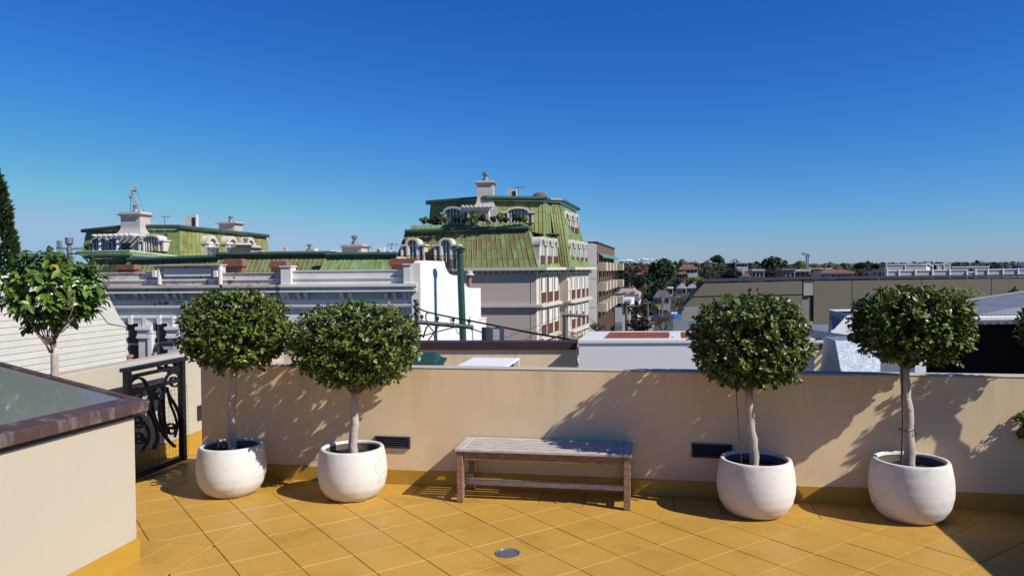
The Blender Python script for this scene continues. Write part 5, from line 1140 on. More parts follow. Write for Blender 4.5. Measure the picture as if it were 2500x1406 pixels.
FA3 = Fr((A1.x, A1.y), math.degrees(math.atan2(A2.y - A1.y, A2.x - A1.x)))
for i, (x0, x1) in enumerate(((500, 528), (549, 577), (597, 618))):
    xm = (x0 + x1) / 2; z0_ = FA3.sz(xm, 626)[1]; zs_ = FA3.sz(xm, 596 + i * 1.5)[1]; rr_ = FA3.sz(xm, 583 + i * 2)[1] - zs_
    arch_dormer(FA3, ba, FA3.sz(x0, 610)[0], FA3.sz(x1, 610)[0], z0_, zs_, rr_, -2, .2, 3, .55, rail=True, glass=m_frame, th=.3)
cc1 = flared_chimney(Fz(553, 94, -8), ba, 534, 572.5, 542, 549, 576, -2, 0, flare=False)
cc2 = flared_chimney(Fz(589, 78, -8), ba, 566, 612, 599, 611, 624, -2, 0, flare=False, capx=8)
mk('round_cap', B().lathe(W(589, 600, 77), [(1.1, 0), (1.2, .08), (.9, .2), (.01, .3)], 16), m_stone, ba)
acbox(ba, Fz(466, 86, -8), 453, 479, 524.5, 558); acbox(ba, Fz(348, 84, -8), 342.5, 353, 535, 560); acbox(ba, Fz(631, 76, -8), 621, 641, 612, 621)
# copper ledge under A
k1 = [W(187, 616, 74), W(318, 613.5, 71), W(432, 627, 73.5)]; k2 = [W(205, 627, 73), W(318, 624.5, 70.4), W(434, 632, 73)]
mansard(ba, [k2[0], k2[1], k1[1], k1[0]], 12, 1, m_pgreen, seams=False); mansard(ba, [k2[1], k2[2], k1[2], k1[1]], 9, 1, m_pgreen, seams=False)
beam([k1[0], k1[1], k1[2]], .16, m_curb, ba, 'ledge_cap'); beam([k2[0], k2[1], k2[2]], .16, m_gutter, ba, 'gutter')
bush('planter_bush', 'yellow green spiky plant in the left dormer window of the smaller green building', 245, 613, 14, 16, 78.6, m_tyel, 90, None, 120)
bush('planter_bush', 'yellow green spiky plant in the right arched window of the smaller green building', 380, 614, 14, 14, 77.8, m_tyel, 91, None, 120)
bush('planter_bush', 'dark bush at the left end of the smaller building roof terrace', 214, 614, 16, 18, 79.5, m_tmid, 92, None, 120)
antenna('tv antenna on the smaller green mansard roof at left', 402, 527, 558, 84)
# ================================================================== long low green mansard row
R.seed(62)
br_ = thing('low_mansard_range', 'long low range of green and brown copper mansard roof behind the white parapets', 'building', Vector((-18, 62, GZ)))
def range_(x0, x1, yt0, yt1, yb, Z0, Z1, nc, x0b=None, x1b=None, mat=m_panel, dd=1.5, nr=3):
    tl_, tr_ = W(x0, yt0, Z0 + dd), W(x1, yt1, Z1 + dd); bl_, br2 = W(x0b or x0, yb, Z0), W(x1b or x1, yb, Z1)
    mansard(br_, [bl_, br2, tr_, tl_], nc, nr, mat, srad=.03)
    beam([tl_ + Vector((-.2, -.3, .18)), tr_ + Vector((.1, -.3, .18))], .2, m_gutter, br_, 'gutter')
    mk('block', B().poly([Vector((p.x, p.y + .6, GZ)) for p in (bl_, br2)] + [Vector((br2.x + 1, br2.y + 14, GZ)), Vector((bl_.x, bl_.y + 14, GZ))] + [tl_ + Vector((0, .3, 0)), tr_ + Vector((0, .3, 0)), Vector((tr_.x + 1, tr_.y + 12, tr_.z)), Vector((tl_.x, tl_.y + 12, tl_.z))], [(0, 1, 5, 4), (1, 2, 6, 5), (2, 3, 7, 6), (3, 0, 4, 7), (4, 5, 6, 7)]), m_beige, br_)
range_(228, 322, 631, 630, 690, 66, 64, 9, 196, 330, m_pyel)
range_(322, 545, 640, 632, 692, 62, 61, 18, 300, 540)
range_(538, 808, 626.5, 624, 682, 60, 59, 24, 515, 790)
range_(803, 968, 627.5, 626, 680, 58, 57.5, 15, 768, 965, m_pgreen)
cap = mk('roof_parapet', B().pbox(Fr((0, 70), -5), 657, 797, 612, 630, -3, 0), m_beige, br_)
mk('roof_parapet_cap', B().pbox(Fr((0, 69.8), -5), 655, 806, 611, 613.5, -3.2, .2), m_stone, br_)
flared_chimney(Fr((0, 62), -8), br_, 835, 882, 597, 606, 625, -1.5, 0, flare=False, capx=6)
mk('plant_box', B().pbox(Fr((0, 69), -5), 689, 700, 604, 613, -.4, 0), m_beige, br_)
mk('roof_vent', B().lathe(W(756, 612, 68), [(.32, 0), (.32, .12), (.14, .14), (.14, .42), (.26, .44), (.26, .56), (.02, .6)], 12), m_steel, br_)
mk('vent_base', B().pbox(Fr((0, 68), -5), 744, 768, 606, 613, -1, 0), m_stone, br_)
acbox(br_, Fr((0, 62), -5), 916, 926, 606, 619); mk('white_flue', B().pbox(Fr((0, 62), -5), 932, 939, 603, 619, -.2, 0), m_white, br_)
mk('mushroom_vent', B().lathe(W(951, 620, 62), [(.12, 0), (.12, .1), (.22, .12), (.22, .25), (.02, .3)], 12), m_stone, br_)
antenna('thin tv antenna left of the rooftop aircon units', 899, 601, 620, 63, 3, .4); antenna('tv antenna just left of the big green building', 955, 594, 620, 64, 3, .8)
for i, (x, zz) in enumerate(((600, 61.6), (800, 60.2), (918, 59.2))):
    F_ = Fr((0, zz - 1.9), -6); a = F_.sz(x, 660)[0]; z_ = F_.sz(x, 664)[1]; mk('arched_hood', B().fprism(F_, [(a - .5, z_ - 1)] + [(a - .5 * math.cos(PI * k / 10), z_ + .22 * math.sin(PI * k / 10)) for k in range(11)] + [(a + .5, z_ - 1)], -1.5, .3), m_stone, br_)
sp = thing('roof_exhaust', 'grey cylindrical kitchen exhaust stack with railing at far left of the skyline', 'exhaust stack', W(170, 640, 90), None)
mk('stack', B().lathe(W(170, 640, 90), [(.30, 0), (.30, 1.55), (.22, 1.6), (.22, 2.0), (.30, 2.05), (.44, 2.2), (.44, 2.9), (.40, 2.9), (.38, 2.3), (.02, 2.25)], 16), m_steel, sp)
b = B(); p0 = W(138, 608, 90)
for k in range(14): b.tube([W(138 + k * 6, 613, 90), W(138 + k * 6, 602, 90)], .03, 4)
b.tube([W(138, 607, 90), W(218, 607, 90)], .05, 4); mk('railing', b, m_iron, sp); mk('tank', B().pbox(Fr((0, 91), 0), 138, 146, 588, 608, -.5, 0), m_zinc, sp)
mk('support', B().tube([Vector((W(170, 640, 90).x, 90, GZ)), W(170, 640, 90)], .3, 8), m_steel, sp)
# ================================================================== grey and brown balcony block (C)
R.seed(63)
bc = thing('balcony_block', 'grey and brown flat roofed apartment block with cream projecting balconies', 'building', Vector((W(1457, 640, 86).x, 90, GZ)))
C1 = Fr((W(1457, 640, 86).x, 86), -6); p1 = W(1457, 594, 86); p2 = W(1500, 610, 114); C2 = Fr((p1.x, p1.y), math.degrees(math.atan2(p2.y - p1.y, p2.x - p1.x)))
ln = (Vector((p2.x, p2.y)) - Vector((p1.x, p1.y))).length; zr_ = p1.z
mk('front_wall', B().fbox(C1, C1.sz(1425, 640)[0], 0, GZ, zr_, -.4, 0), m_grey, bc)
for zz_ in (.5, -2.8, -6.2): mk('joint_band', B().fbox(C1, C1.sz(1430, 640)[0], -.05, zz_, zz_ + .03, .001, .02), m_olive2, bc)
mk('side_wall', B().fbox(C2, .01, ln, GZ, zr_ - .01, -12, -.9), m_brickw, bc)
mk('roof_edge', B().fbox(C2, -.05, ln, zr_ + .001, zr_ + .2, -12, .1), m_vent, bc)
mk('roof_band', B().fbox(C2, .01, ln, zr_ - 1.0, zr_ - .02, -.899, 0), m_brickw, bc)
mk('awning', B().poly([C2.P(1.5, .0, zr_ - 1.0), C2.P(ln, 0, zr_ - 1.0), C2.P(ln, .6, zr_ - 1.45), C2.P(1.5, .6, zr_ - 1.45), C2.P(1.5, .0, zr_ - 1.06), C2.P(ln, 0, zr_ - 1.06), C2.P(ln, .6, zr_ - 1.6), C2.P(1.5, .6, zr_ - 1.6)], [(0, 1, 2, 3), (7, 6, 5, 4), (0, 3, 7, 4), (1, 5, 6, 2), (3, 2, 6, 7)]), m_awn, bc)
zt_l = [C2.sz(*qc(1030, y))[1] for y in (440, 690, 945)]; zb_l = [C2.sz(*qc(1030, y))[1] for y in (545, 798, 1055)]
for li in range(3):
    z1_, z0_ = zt_l[li], zb_l[li]
    for k in range(5):
        a0 = 1.3 + k * (ln - 2) / 5; a1 = a0 + (ln - 2) / 5 * .5
        mk('balcony', B().fbox(C2, a0, a1, z0_, z1_, -.2, .95 if k < 4 else 1.6), m_bal, bc)
    for k in range(10):
        a = .3 + k * (ln - .6) / 10; zl = z1_ + .02; zh = (zr_ - 1.02 if li == 0 else zb_l[li - 1] - .02)
        mk('pier', B().fbox(C2, a, a + 1.0, zl, zh, -.899, .1), m_brickw, bc)
        mk('window', B().fbox(C2, a + 1.05, a + (ln - .6) / 10 - .05, zl, zh, -.895, -.6), m_glass, bc)
b = B()
for k in range(36): a = .3 + k * ln / 36; b.fbox(C2, a, a + .25, GZ, zb_l[2] - .01, -.3, .05)
mk('timber_screen', b, m_brickw, bc, kind='stuff')
# ================================================================== olive industrial wall and its roof
R.seed(64)
ow = thing('warehouse', 'long olive grey concrete warehouse wall with a glass block strip', 'building', Vector((15, 31, GZ)))
FO = Fr((W(1958, 700, 27).x, 27), 15.0)
oz = lambda x, y: FO.sz(x, y)
ptop = lambda x: 686.5 - (x - 1721) * (686.5 - 677) / 779
pl = [(1640, 800), (1664, 757), (1721, 688), (1958, ptop(1958)), (1960, 900)]
P_ = [oz(*p) for p in pl]; P_ = [(P_[0][0], GZ)] + P_[:4] + [(P_[4][0], GZ)]
a_gl0, a_gl1 = oz(1959.5, 750)[0], oz(1985, 750)[0]; zt_o = oz(1700, 687)[1]
zg1, zg0 = oz(1972, 721)[1], oz(1972, 785)[1]; zp1 = oz(1972, 691)[1]; zend = oz(1960, ptop(1960))[1]; zR = oz(2520, 677)[1]; aRo = oz(2900, 680)[0]
# left part: panels with horizontal joints
zj = [oz(1940, 720)[1], oz(1940, 749)[1]]
def xs_at(z):     # slanted left edge
    A_, Bp = oz(1664, 757), oz(1721, 688)
    if z > Bp[1]: return Bp[0]
    if z < A_[1]: return A_[0] + (z - A_[1]) * .25
    return A_[0] + (Bp[0] - A_[0]) * (z - A_[1]) / (Bp[1] - A_[1])
zz_ = [GZ, zj[1] - 3, zj[1], zj[0], oz(1721, 688)[1]]
for z0_, z1_ in zip(zz_, zz_[1:]):
    mk('concrete_panel', B().fprism(FO, [(xs_at(z0_), z0_ + .02), (a_gl0 - .02, z0_ + .02), (a_gl0 - .02, z1_ - .02), (xs_at(z1_), z1_ - .02)], -.3, 0), m_olive, ow)
mk('concrete_panel', B().fprism(FO, [(xs_at(zz_[-1]), zz_[-1] + .0), (a_gl0 - .02, zz_[-1]), (a_gl0 - .02, max(zend, zz_[-1] + .1))], -.3, 0), m_olive, ow)
mk('backing', B().fprism(FO, [(xs_at(GZ) + .3, GZ), (aRo, GZ), (aRo, zR - .1), (a_gl0, zend - .15), (oz(1725, 700)[0], zz_[-1] - .2), (xs_at(zj[1]) + .2, zj[1])], -.5, -.301), m_olive, ow)
xs_ = [1985.5, 2080, 2250, 2420, 2600, 2900]
for x0, x1 in zip(xs_, xs_[1:]):
    a0, a1 = oz(x0, 700)[0] + .02, oz(x1, 700)[0] - .01; f = lambda a: zend + (zR - zend) * (a - a_gl0) / (oz(2520, 677)[0] - a_gl0)
    mk('concrete_panel', B().fprism(FO, [(a0, GZ), (a1, GZ), (a1, f(a1)), (a0, f(a0))], -.3, 0), m_olive, ow)
mk('coping', B().poly([FO.P(a, d, z) for a, d, z in ((oz(1718, 688)[0], .05, zz_[-1]), (a_gl0, .05, zend + .02), (oz(2520, 677)[0], .05, zR + .02), (oz(1718, 688)[0], -.5, zz_[-1]), (a_gl0, -.5, zend + .02), (oz(2520, 677)[0], -.5, zR + .02))] + [FO.P(a, d, z + .09) for a, d, z in ((oz(1718, 688)[0], .05, zz_[-1]), (a_gl0, .05, zend + .02), (oz(2520, 677)[0], .05, zR + .02), (oz(1718, 688)[0], -.5, zz_[-1]), (a_gl0, -.5, zend + .02), (oz(2520, 677)[0], -.5, zR + .02))], [(0, 1, 7, 6), (1, 2, 8, 7), (6, 7, 10, 9), (7, 8, 11, 10), (3, 4, 1, 0), (4, 5, 2, 1)]), m_vent, ow)
mk('pale_panel', B().fbox(FO, a_gl0 + .02, a_gl1 - .02, zg1, zp1, -.2, .03), m_olive2, ow)
mk('pale_panel', B().fbox(FO, a_gl0 + .02, a_gl1 - .02, GZ, zg0, -.2, .03), m_olive2, ow)
mk('top_grille', B().fbox(FO, a_gl0 + .02, a_gl1 - .02, zp1 + .01, zend - .02, -.2, .03), m_dark, ow)
mk('block_frame', B().fbox(FO, a_gl0 + .01, a_gl1 - .01, zg0 + .001, zg1 - .001, -.2, -.10), m_olive2, ow)
nw, nh = 4, 12
for i in range(nw):
    for j in range(nh):
        a = a_gl0 + .04 + i * (a_gl1 - a_gl0 - .08) / nw; z = zg0 + .03 + j * (zg1 - zg0 - .06) / nh; mk('glass_block', B().fbox(FO, a + .03, a + (a_gl1 - a_gl0 - .08) / nw - .03, z + .03, z + (zg1 - zg0 - .06) / nh - .03, -.0999, -.07), m_gblock, ow)
b = B(); a0 = oz(1987, 800)[0]
for k in range(5): mk('pilaster', B().fbox(FO, a0 + k * .35, a0 + k * .35 + (.12 if k % 2 else .2), GZ, oz(1987, 793)[1], .001, .05), m_olive2, ow)
for i, (x0, y0, x1, y1) in enumerate(((1711, 711, 1714, 709), ) * 0): pass
fl2 = thing('twin_floodlight', 'small twin floodlight on the olive wall above the corrugated roof', 'floodlight', FO.w(2481, 700), None)
mk('bracket', B().pbox(FO, 2480, 2482.5, 699, 716, .001, .05), m_brickw, fl2)
for x in (2477, 2483): mk('lamp', B().pbox(FO, x, x + 4, 706, 710, .05, .2), m_dark, fl2)
# rooftop screens
rs_ = thing('rooftop_screen', 'row of white framed translucent screen panels on the warehouse roof', 'screen', Vector((W(2200, 660, 34).x, 34, 0)))
FR_ = Fr((W(2196, 670, 36).x, 36), 10)
m_scr = M('screen_sheet', (.27, .275, .30), .7, .08, .8)
xp = [2167, 2196, 2236, 2278, 2320, 2362, 2383, 2413, 2450, 2487, 2524]
zlo = FR_.sz(2300, 681)[1]; 
for i, (x0, x1) in enumerate(zip(xp, xp[1:])):
    xm = (x0 + x1) / 2; yt = 659.5 - (x0 - 2196) * .012; yb = 678.5 - (x0 - 2196) * .006
    if i == 5: yt += 6
    mk('screen_panel', B().pbox(FR_, x0 + 1, x1 - 1, yt + 2, yb - 1, -.05, 0), m_scr, rs_)
    mk('rail', B().pbox(FR_, x0, x1, yt, yt + 1.8, -.06, .06), m_fascia, rs_); mk('rail', B().pbox(FR_, x0, x1, yb - 1.5, yb, -.06, .06), m_fascia, rs_)
    mk('post', B().pbox(FR_, x0 - 1.3, x0 + 1.3, yt - 1.5, yb + 1, -.1, .1), m_fascia, rs_)
mk('base_plinth', B().pbox(FR_, 2160, 2560, 677, 690, -.5, -.1), m_olive2, rs_)
FR2 = Fr((W(2196, 670, 40).x, 40), 10)
rs2 = thing('rooftop_screen', 'taller rear screen with aircon units behind the front row of screen panels', 'screen', Vector((W(2230, 650, 41).x, 41, 0)))
for x0, x1 in ((2165, 2210), (2210, 2262), (2290, 2305), (2305, 2322)): mk('screen_panel', B().pbox(FR2, x0 + .5, x1 - .5, 647, 662, -.05, 0), m_scr, rs2); mk('post', B().pbox(FR2, x0 - .6, x0 + .6, 645, 680, -.06, .06), m_fascia, rs2)
mk('rail', B().pbox(FR2, 2165, 2322, 645, 646.5, -.06, .06), m_fascia, rs2)
for i, (x0, x1, y0, y1, lab) in enumerate(((2234, 2246, 651, 662, 'small rooftop aircon unit left of the white plant box'), (2262, 2271, 640, 656, 'upper rooftop aircon unit above the screens'), (2266, 2279, 648, 661, 'rooftop aircon unit right of the white plant box'), (2441, 2452, 645, 655, 'left unit of the pair near the right edge skyline'), (2453, 2464, 645, 655, 'right unit of the pair near the right edge skyline'))):
    Fx = Fr((0, 42), 8); t = thing('aircon_unit', lab, 'aircon', Fx.w((x0 + x1) / 2, y1), 'aircon units on the warehouse roof'); mk('casing', B().pbox(Fx, x0, x1, y0, y1, -.5, 0), m_ac if i not in (3, 4) else m_vent, t); mk('fan_grille', B().pbox(Fx, x0 + 3, x1 - 2, y0 + 2, y1 - 2, .001, .03), m_dark, t)
    mk('stand', B().pbox(Fx, x0 + 1, x1 - 1, y1, y1 + 14, -.4, -.1), m_olive2, t)
t = thing('plant_box', 'white rounded rooftop plant box among the screens', 'plant box', W(2254, 662, 41.5)); mk('body', B().lathe(W(2253, 680, 41.5), [(.35, 0), (.35, .55), (.3, .62), (.02, .65)], 16), m_white, t); mk('box', B().pbox(Fr((0, 41.2), 8), 2252, 2263, 645, 680, -.6, 0), m_white, t)
for (x0, x1, y, lab) in ((2009, 2035, 680, 'bluish dome skylight on the warehouse roof before the red tiled roofs'), (2472, 2520, 655, 'dark blue dome skylight at the right edge of the skyline')):
    Z_ = 36 if x0 < 2100 else 40; p = W((x0 + x1) / 2, y, Z_); rr = (x1 - x0) / 2 / FPX * Z_; t = thing('dome_skylight', lab, 'skylight', p)
    b = B().lathe((0, 0, 0), [(1, -.35), (1, .02), (.92, .22), (.75, .38), (.4, .50), (.01, .54)], 20); b.v = [p + Vector((v.x * rr, v.y * rr * .8, v.z * (rr if x0 < 2100 else rr * .8))) for v in b.v]; mk('dome', b, m_mast, t, smooth=True)
    mk('kerb', B().box(p.x - rr * 1.05, p.x + rr * 1.05, p.y - rr * .9, p.y + rr * .9, p.z - 1.0, p.z - .05), m_olive2, t)
mk('warehouse_roof', B().poly([FO.P(oz(1725, 700)[0], -.3, zz_[-1] - .35), FO.P(aRo, -.3, zR - .5), FO.P(aRo, -22, zR - .6), FO.P(oz(1725, 700)[0] + 14.5, -22, zz_[-1] - .5)], [(0, 1, 2, 3)]), m_zinc, ow)
# small pale wall pieces left of the warehouse
t = thing('low_annex', 'pale grey annex with a blue tarpaulin left of the slanted olive wall', 'building', Vector((W(1690, 800, 24).x, 24, GZ)))
Fn = Fr((0, 23), 4); mk('wall', B().fprism(Fn, [(Fn.sz(1664, 760)[0], Fn.sz(1664, 762)[1])] + [Fn.sz(1672, 752), Fn.sz(1760, 750), (Fn.sz(1760, 750)[0], GZ), (Fn.sz(1664, 760)[0], GZ)], -.4, 0), m_olive2, t)
Fm = Fr((0, 20), 4); mk('front_wall', B().fprism(Fm, [Fm.sz(1643, 782), Fm.sz(1760, 782), (Fm.sz(1760, 782)[0], GZ), (Fm.sz(1643, 782)[0], GZ)], -.25, 0), m_zinc, t)
m_tarp = M('blue_tarpaulin', (.08, .20, .42), .6, .2, 3); mk('tarpaulin', B().pbox(Fr((0, 21.5), 0), 1646, 1664, 769, 782, -.6, 0), m_tarp, t)
# ================================================================== far trees, houses, poles
CROWN = {}
def crown_mesh(key, mat, flat, n, sz, seed):
    if key in CROWN: return CROWN[key]
    R.seed(seed); b = B(); foliage(b, (0, 0, 0), 1, 1, 1, n, sz, 9 if not flat else 8, flat); me = bpy.data.meshes.new('crown'); me.from_pydata([tuple(v) for v in b.v], [], b.f); me.materials.append(mat); me.update(); CROWN[key] = me; return me
def tree(label, x0, x1, yt, Z, mat, kind='round', seed=1, ybot=None, cat='tree', name=None, n=900, sz=.11, group=None):
    xm = (x0 + x1) / 2; top = W(xm, yt, Z); g = th(top.x, Z); g = min(g, top.z - 1.0); h = top.z - g; rx = (x1 - x0) / 2 / FPX * Z
    t = thing(name or {'round': 'tree', 'pine': 'pine_tree', 'dark': 'conifer_tree', 'bare': 'bare_tree'}[kind], label, cat, Vector((top.x, Z, g)), group)
    if kind == 'pine': fz = min(h * .30, rx * .75); low = top.z - 2 * fz
    elif ybot: low = W(xm, ybot, Z).z; fz = (top.z - low) / 2
    else: fz = min(h * .47, rx * 1.4); low = top.z - 2 * fz
    me = crown_mesh((mat.name, kind, seed % 3), mat, kind == 'pine', n, sz, seed % 3 + len(CROWN) * 7 + 5)
    o = bpy.data.objects.new('crown', me); COL.objects.link(o); o.parent = t; o.location = (0, 0, top.z - fz - g); o.scale = (rx * 1.2, rx * 1.1, fz * 1.1); o.rotation_euler = (0, 0, seed * 1.7)
    b = B(); c0 = Vector((top.x, Z, g - .1)); c1 = Vector((top.x, Z, top.z - fz)); r0 = max(.08, rx * .07); b.tube([c0, c0.lerp(c1, .5) + Vector((r0 * .5, 0, 0)), c1], [r0, r0 * .75, r0 * .45], 6)
    R.seed(seed)
    for k in range(4 if kind == 'pine' else 2):
        a = R.uniform(0, 6.28); b.tube([c0.lerp(c1, .6), c1 + Vector((math.cos(a) * rx * .5, math.sin(a) * rx * .5, fz * .2))], [r0 * .5, r0 * .2], 5)
    mk('trunk', b, m_bark2, t); return t
T_ = tree
T_('largest dark conifer mass left of the red tiled roof', 1571, 1650, 630, 300, m_tdark, 'dark', 1, 706, n=1500, sz=.08)
T_('flat topped dark pine rising on the right shoulder of the large conifer', 1600, 1637, 629, 310, m_tdark, 'pine', 2)
T_('dark round tree beside the balcony block', 1507, 1549, 648, 230, m_tdark, 'round', 3, 700)
T_('brownish grey tree between the balcony block and the conifer', 1538, 1577, 668, 215, m_tmid, 'round', 4, 706)
T_('pale leafless looking tree on the skyline left of the conifer', 1552, 1584, 639, 330, m_tgrey, 'round', 5)
T_('small pale green tree right of the large conifer', 1630, 1652, 641, 320, m_tlight, 'round', 6)
T_('dark tree immediately left of the red tiled roof', 1641, 1657, 635, 330, m_tdark, 'round', 7)
T_('grey green tree above the ridge of the red tiled roof', 1656, 1682, 632, 400, m_tgrey, 'round', 8)
T_('second grey green tree above the red tiled roof, further right', 1680, 1708, 635, 410, m_tgrey, 'round', 9)
T_('grey tree left of the tall stone pine', 1713, 1740, 633, 400, m_tgrey, 'round', 10)
T_('tall domed stone pine on the skyline above the third pot tree', 1735, 1774, 621, 330, m_tdark, 'pine', 11, n=1200)
T_('wide dark tree right of the tall stone pine', 1772, 1807, 632, 340, m_tdark, 'round', 12)
T_('dark bushy tree below the stone pine', 1706, 1760, 654, 220, m_tmid, 'round', 13, 688)
T_('dark spreading tree above the olive wall corner', 1748, 1815, 655, 200, m_tdark, 'round', 14, 692)
T_('olive green shrubby tree under the red brick house', 1676, 1732, 674, 180, m_tlight, 'round', 15, 692)
T_('small green tree beside the twin gables', 1700, 1722, 683, 150, m_tmid, 'round', 16)
T_('largest umbrella pine on the skyline right of centre', 1849, 1918, 624, 230, m_tdark, 'pine', 17, n=1500, sz=.09)
T_('reddish dark tree under the largest umbrella pine', 1856, 1908, 652, 190, m_tbrown, 'round', 18, 690)
T_('fresh green rounded tree below the small blue crane', 1927, 1980, 635, 300, m_tlight, 'round', 19)
T_('little green tree right of the blue crane', 1982, 1999, 645, 330, m_tlight, 'round', 20)
T_('pale green spreading tree above the long terracotta roof', 1996, 2042, 640, 350, m_tgrey, 'round', 21)
T_('low russet hedge like tree behind the olive wall', 1942, 2010, 662, 150, m_tbrown, 'round', 22, 690)
T_('flat dark tree line tuft left of the two skyline pines', 2040, 2072, 648, 360, m_tdark, 'round', 23)
T_('left one of the two dark skyline pines before the rooftop screens', 2087, 2125, 638, 330, m_tdark, 'pine', 24)
T_('right one of the two dark skyline pines before the rooftop screens', 2126, 2156, 641, 340, m_tdark, 'pine', 25)
T_('fresh green tree touching the rooftop screens', 2144, 2167, 651, 260, m_tlight, 'round', 26)
T_('rounded russet tree at the end of the terracotta roof', 2085, 2138, 658, 120, m_tbrown, 'round', 27, 690)
T_('small dark bush in front of the terracotta roofed house', 2056, 2090, 667, 115, m_tdark, 'round', 28, 692)
T_('dark pine top peeking over the rooftop aircon units', 2242, 2264, 637, 340, m_tdark, 'round', 29)
T_('low flat dark tree right of the rooftop aircon units', 2265, 2298, 641, 340, m_tdark, 'pine', 30)
T_('dark tree on the skyline left of the rounded green one', 2372, 2409, 645, 300, m_tdark, 'pine', 31)
T_('rounded green tree on the skyline near the right edge', 2413, 2436, 642, 300, m_tmid, 'round', 32)
T_('tiny dark tree above the low white roofs', 2334, 2352, 650, 300, m_tdark, 'round', 33)
T_('lime green tree in front of the large conifer', 1567, 1604, 694, 225, m_tlight, 'round', 34, 712)
T_('full green street tree beside the white tall house', 1541, 1597, 731, 95, m_tmid, 'round', 35, 778, n=1300, sz=.09)
T_('brown thin leaved tree low beside the street', 1530, 1592, 757, 70, m_tbrown, 'round', 36, 815, n=420, sz=.05)
T_('green bushy tree at the far end of the street', 1636, 1656, 722, 150, m_tlight, 'round', 37, 740)
T_('vivid green tree behind the rightmost potted tree', 2252, 2398, 677, 21, m_tvivid, 'round', 38, 800, n=2600, sz=.035)
T_('golden yellow autumn tree below the red balconettes', 1352, 1400, 802, 45, m_tyel, 'round', 39, 850, n=700, sz=.06)
T_('second golden yellow tree by the utility pole crossarm', 1392, 1436, 805, 46, m_tyel, 'round', 40, 850, n=700, sz=.06)
T_('grey trees filling the skyline beside the modern white house', 1830, 1850, 640, 380, m_tgrey, 'round', 41)
T_('small dark tree between umbrella pine and fresh green tree', 1915, 1930, 650, 300, m_tdark, 'round', 42)
def bare(label, x0, x1, yt, yb, Z, seed, mat=None, fol=None):
    R.seed(seed); xm = (x0 + x1) / 2; top = W(xm, yt, Z); bot = W(xm, yb, Z); g = th(top.x, Z); t = thing('bare_tree', label, 'tree', Vector((top.x, Z, g))); b = B(); rx = (x1 - x0) / 2 / FPX * Z; hz = top.z - bot.z
    b.tube([Vector((top.x, Z, g)), Vector((bot.x, Z, bot.z + hz * .1))], [.16, .11], 6); mk('trunk', b, m_bark2, t); b = B()
    def rec(p, d, l, r, n):
        e = p + d * l; b.tube([p, p.lerp(e, .5) + rv() * l * .06, e], [r, r * .8, r * .6], 4, False)
        if n: 
            for k in range(3): rec(p.lerp(e, R.uniform(.55, 1)), (d + rv() * .75 + Vector((0, 0, .1))).normalized(), l * R.uniform(.6, .8), r * .6, n - 1)
    for k in range(6): a = k + R.random(); rec(Vector((bot.x, Z, bot.z + hz * .1)), Vector((math.cos(a) * rx / hz * 1.6, math.sin(a) * .8, 1)).normalized(), hz * .42, .07, 4)
    mk('branches', b, mat or m_bark2, t)
    if fol: f = B(); foliage(f, (top.x, Z, (top.z + bot.z) / 2), rx, rx, hz / 2, 500, .16); mk('foliage', f, fol, t)
bare('grey leafless branching tree by the slanted end of the olive wall', 1637, 1700, 706, 768, 105, 3, m_pole, m_tgrey)
bare('leafless brown branches low over the street', 1592, 1645, 768, 815, 60, 4)
bare('thin leafless tree before the balcony block', 1440, 1475, 786, 812, 50, 5)
# woodland filling the hillside
R.seed(99); b = B()
for k in range(9000):
    px_ = R.uniform(1380, 2900) if k % 4 else R.uniform(-600, 1380); Z_ = R.uniform(240, 900) if k % 3 else R.uniform(900, 2400); x_ = (px_ - 1250) / FPX * Z_; g = th(x_, Z_); hgt = R.uniform(.5, 4.0) if Z_ < 900 else R.uniform(0, 4)
    lump = noise.noise(Vector((x_ / 40, Z_ / 40, 0))); s = R.uniform(1.2, 3.2) * (1 if Z_ < 900 else 2.2)
    if lump < -.25: continue
    if px_ > 1880: hgt *= .35
    c_ = Vector((x_, Z_, g + hgt * (.6 + lump * .6)))
    for q in range(5):
        p = c_ + rv() * s * .7; d = rv(); e = d.cross(rv()).normalized(); f = d.cross(e); b.poly([p - e * s * .5, p - f * s * .4, p + e * s * .5, p + f * s * .4], [(0, 1, 2, 3)])
wd_ = mk('woodland', b, m_tmid); tag(wd_, 'mixed dark tree cover over the distant hillside suburb', 'woodland', None, 'stuff')
for mt_, nm_, lb_, sd_ in ((m_tdark, 'tree_belt', 'dark evergreen tree mass between the houses on the right', 201), (m_tmid, 'tree_belt', 'olive toned tree mass among the houses below the skyline', 202), (m_tbrown, 'tree_belt', 'russet tree mass scattered through the far suburb', 203), (m_tgrey, 'tree_belt', 'pale grey green tree mass along the skyline', 204)):
    R.seed(sd_); b = B()
    for k in range(26 if mt_ is not m_tbrown else 14):
        px_ = R.uniform(1500, 2165); Z_ = R.choice((R.uniform(185, 260), R.uniform(280, 420)))
        yt = R.uniform(640, 664) if mt_ is not m_tgrey else R.uniform(634, 648)
        if mt_ is m_tgrey: Z_ = R.uniform(350, 480)
        if 1590 < px_ < 1720 and yt < 664 and mt_ is not m_tgrey: yt = 676
        if px_ > 1900 and mt_ is not m_tgrey: yt += 7
        p = W(px_, yt, Z_); r_ = R.uniform(2.6, 4.6) * Z_ / 230; foliage(b, (p.x, Z_, p.z - r_ * .8), r_, r_, r_ * .8, 190, r_ * .13)
    tag(mk(nm_, b, mt_), lb_, 'trees', None, 'stuff')
b = B(); R.seed(98)
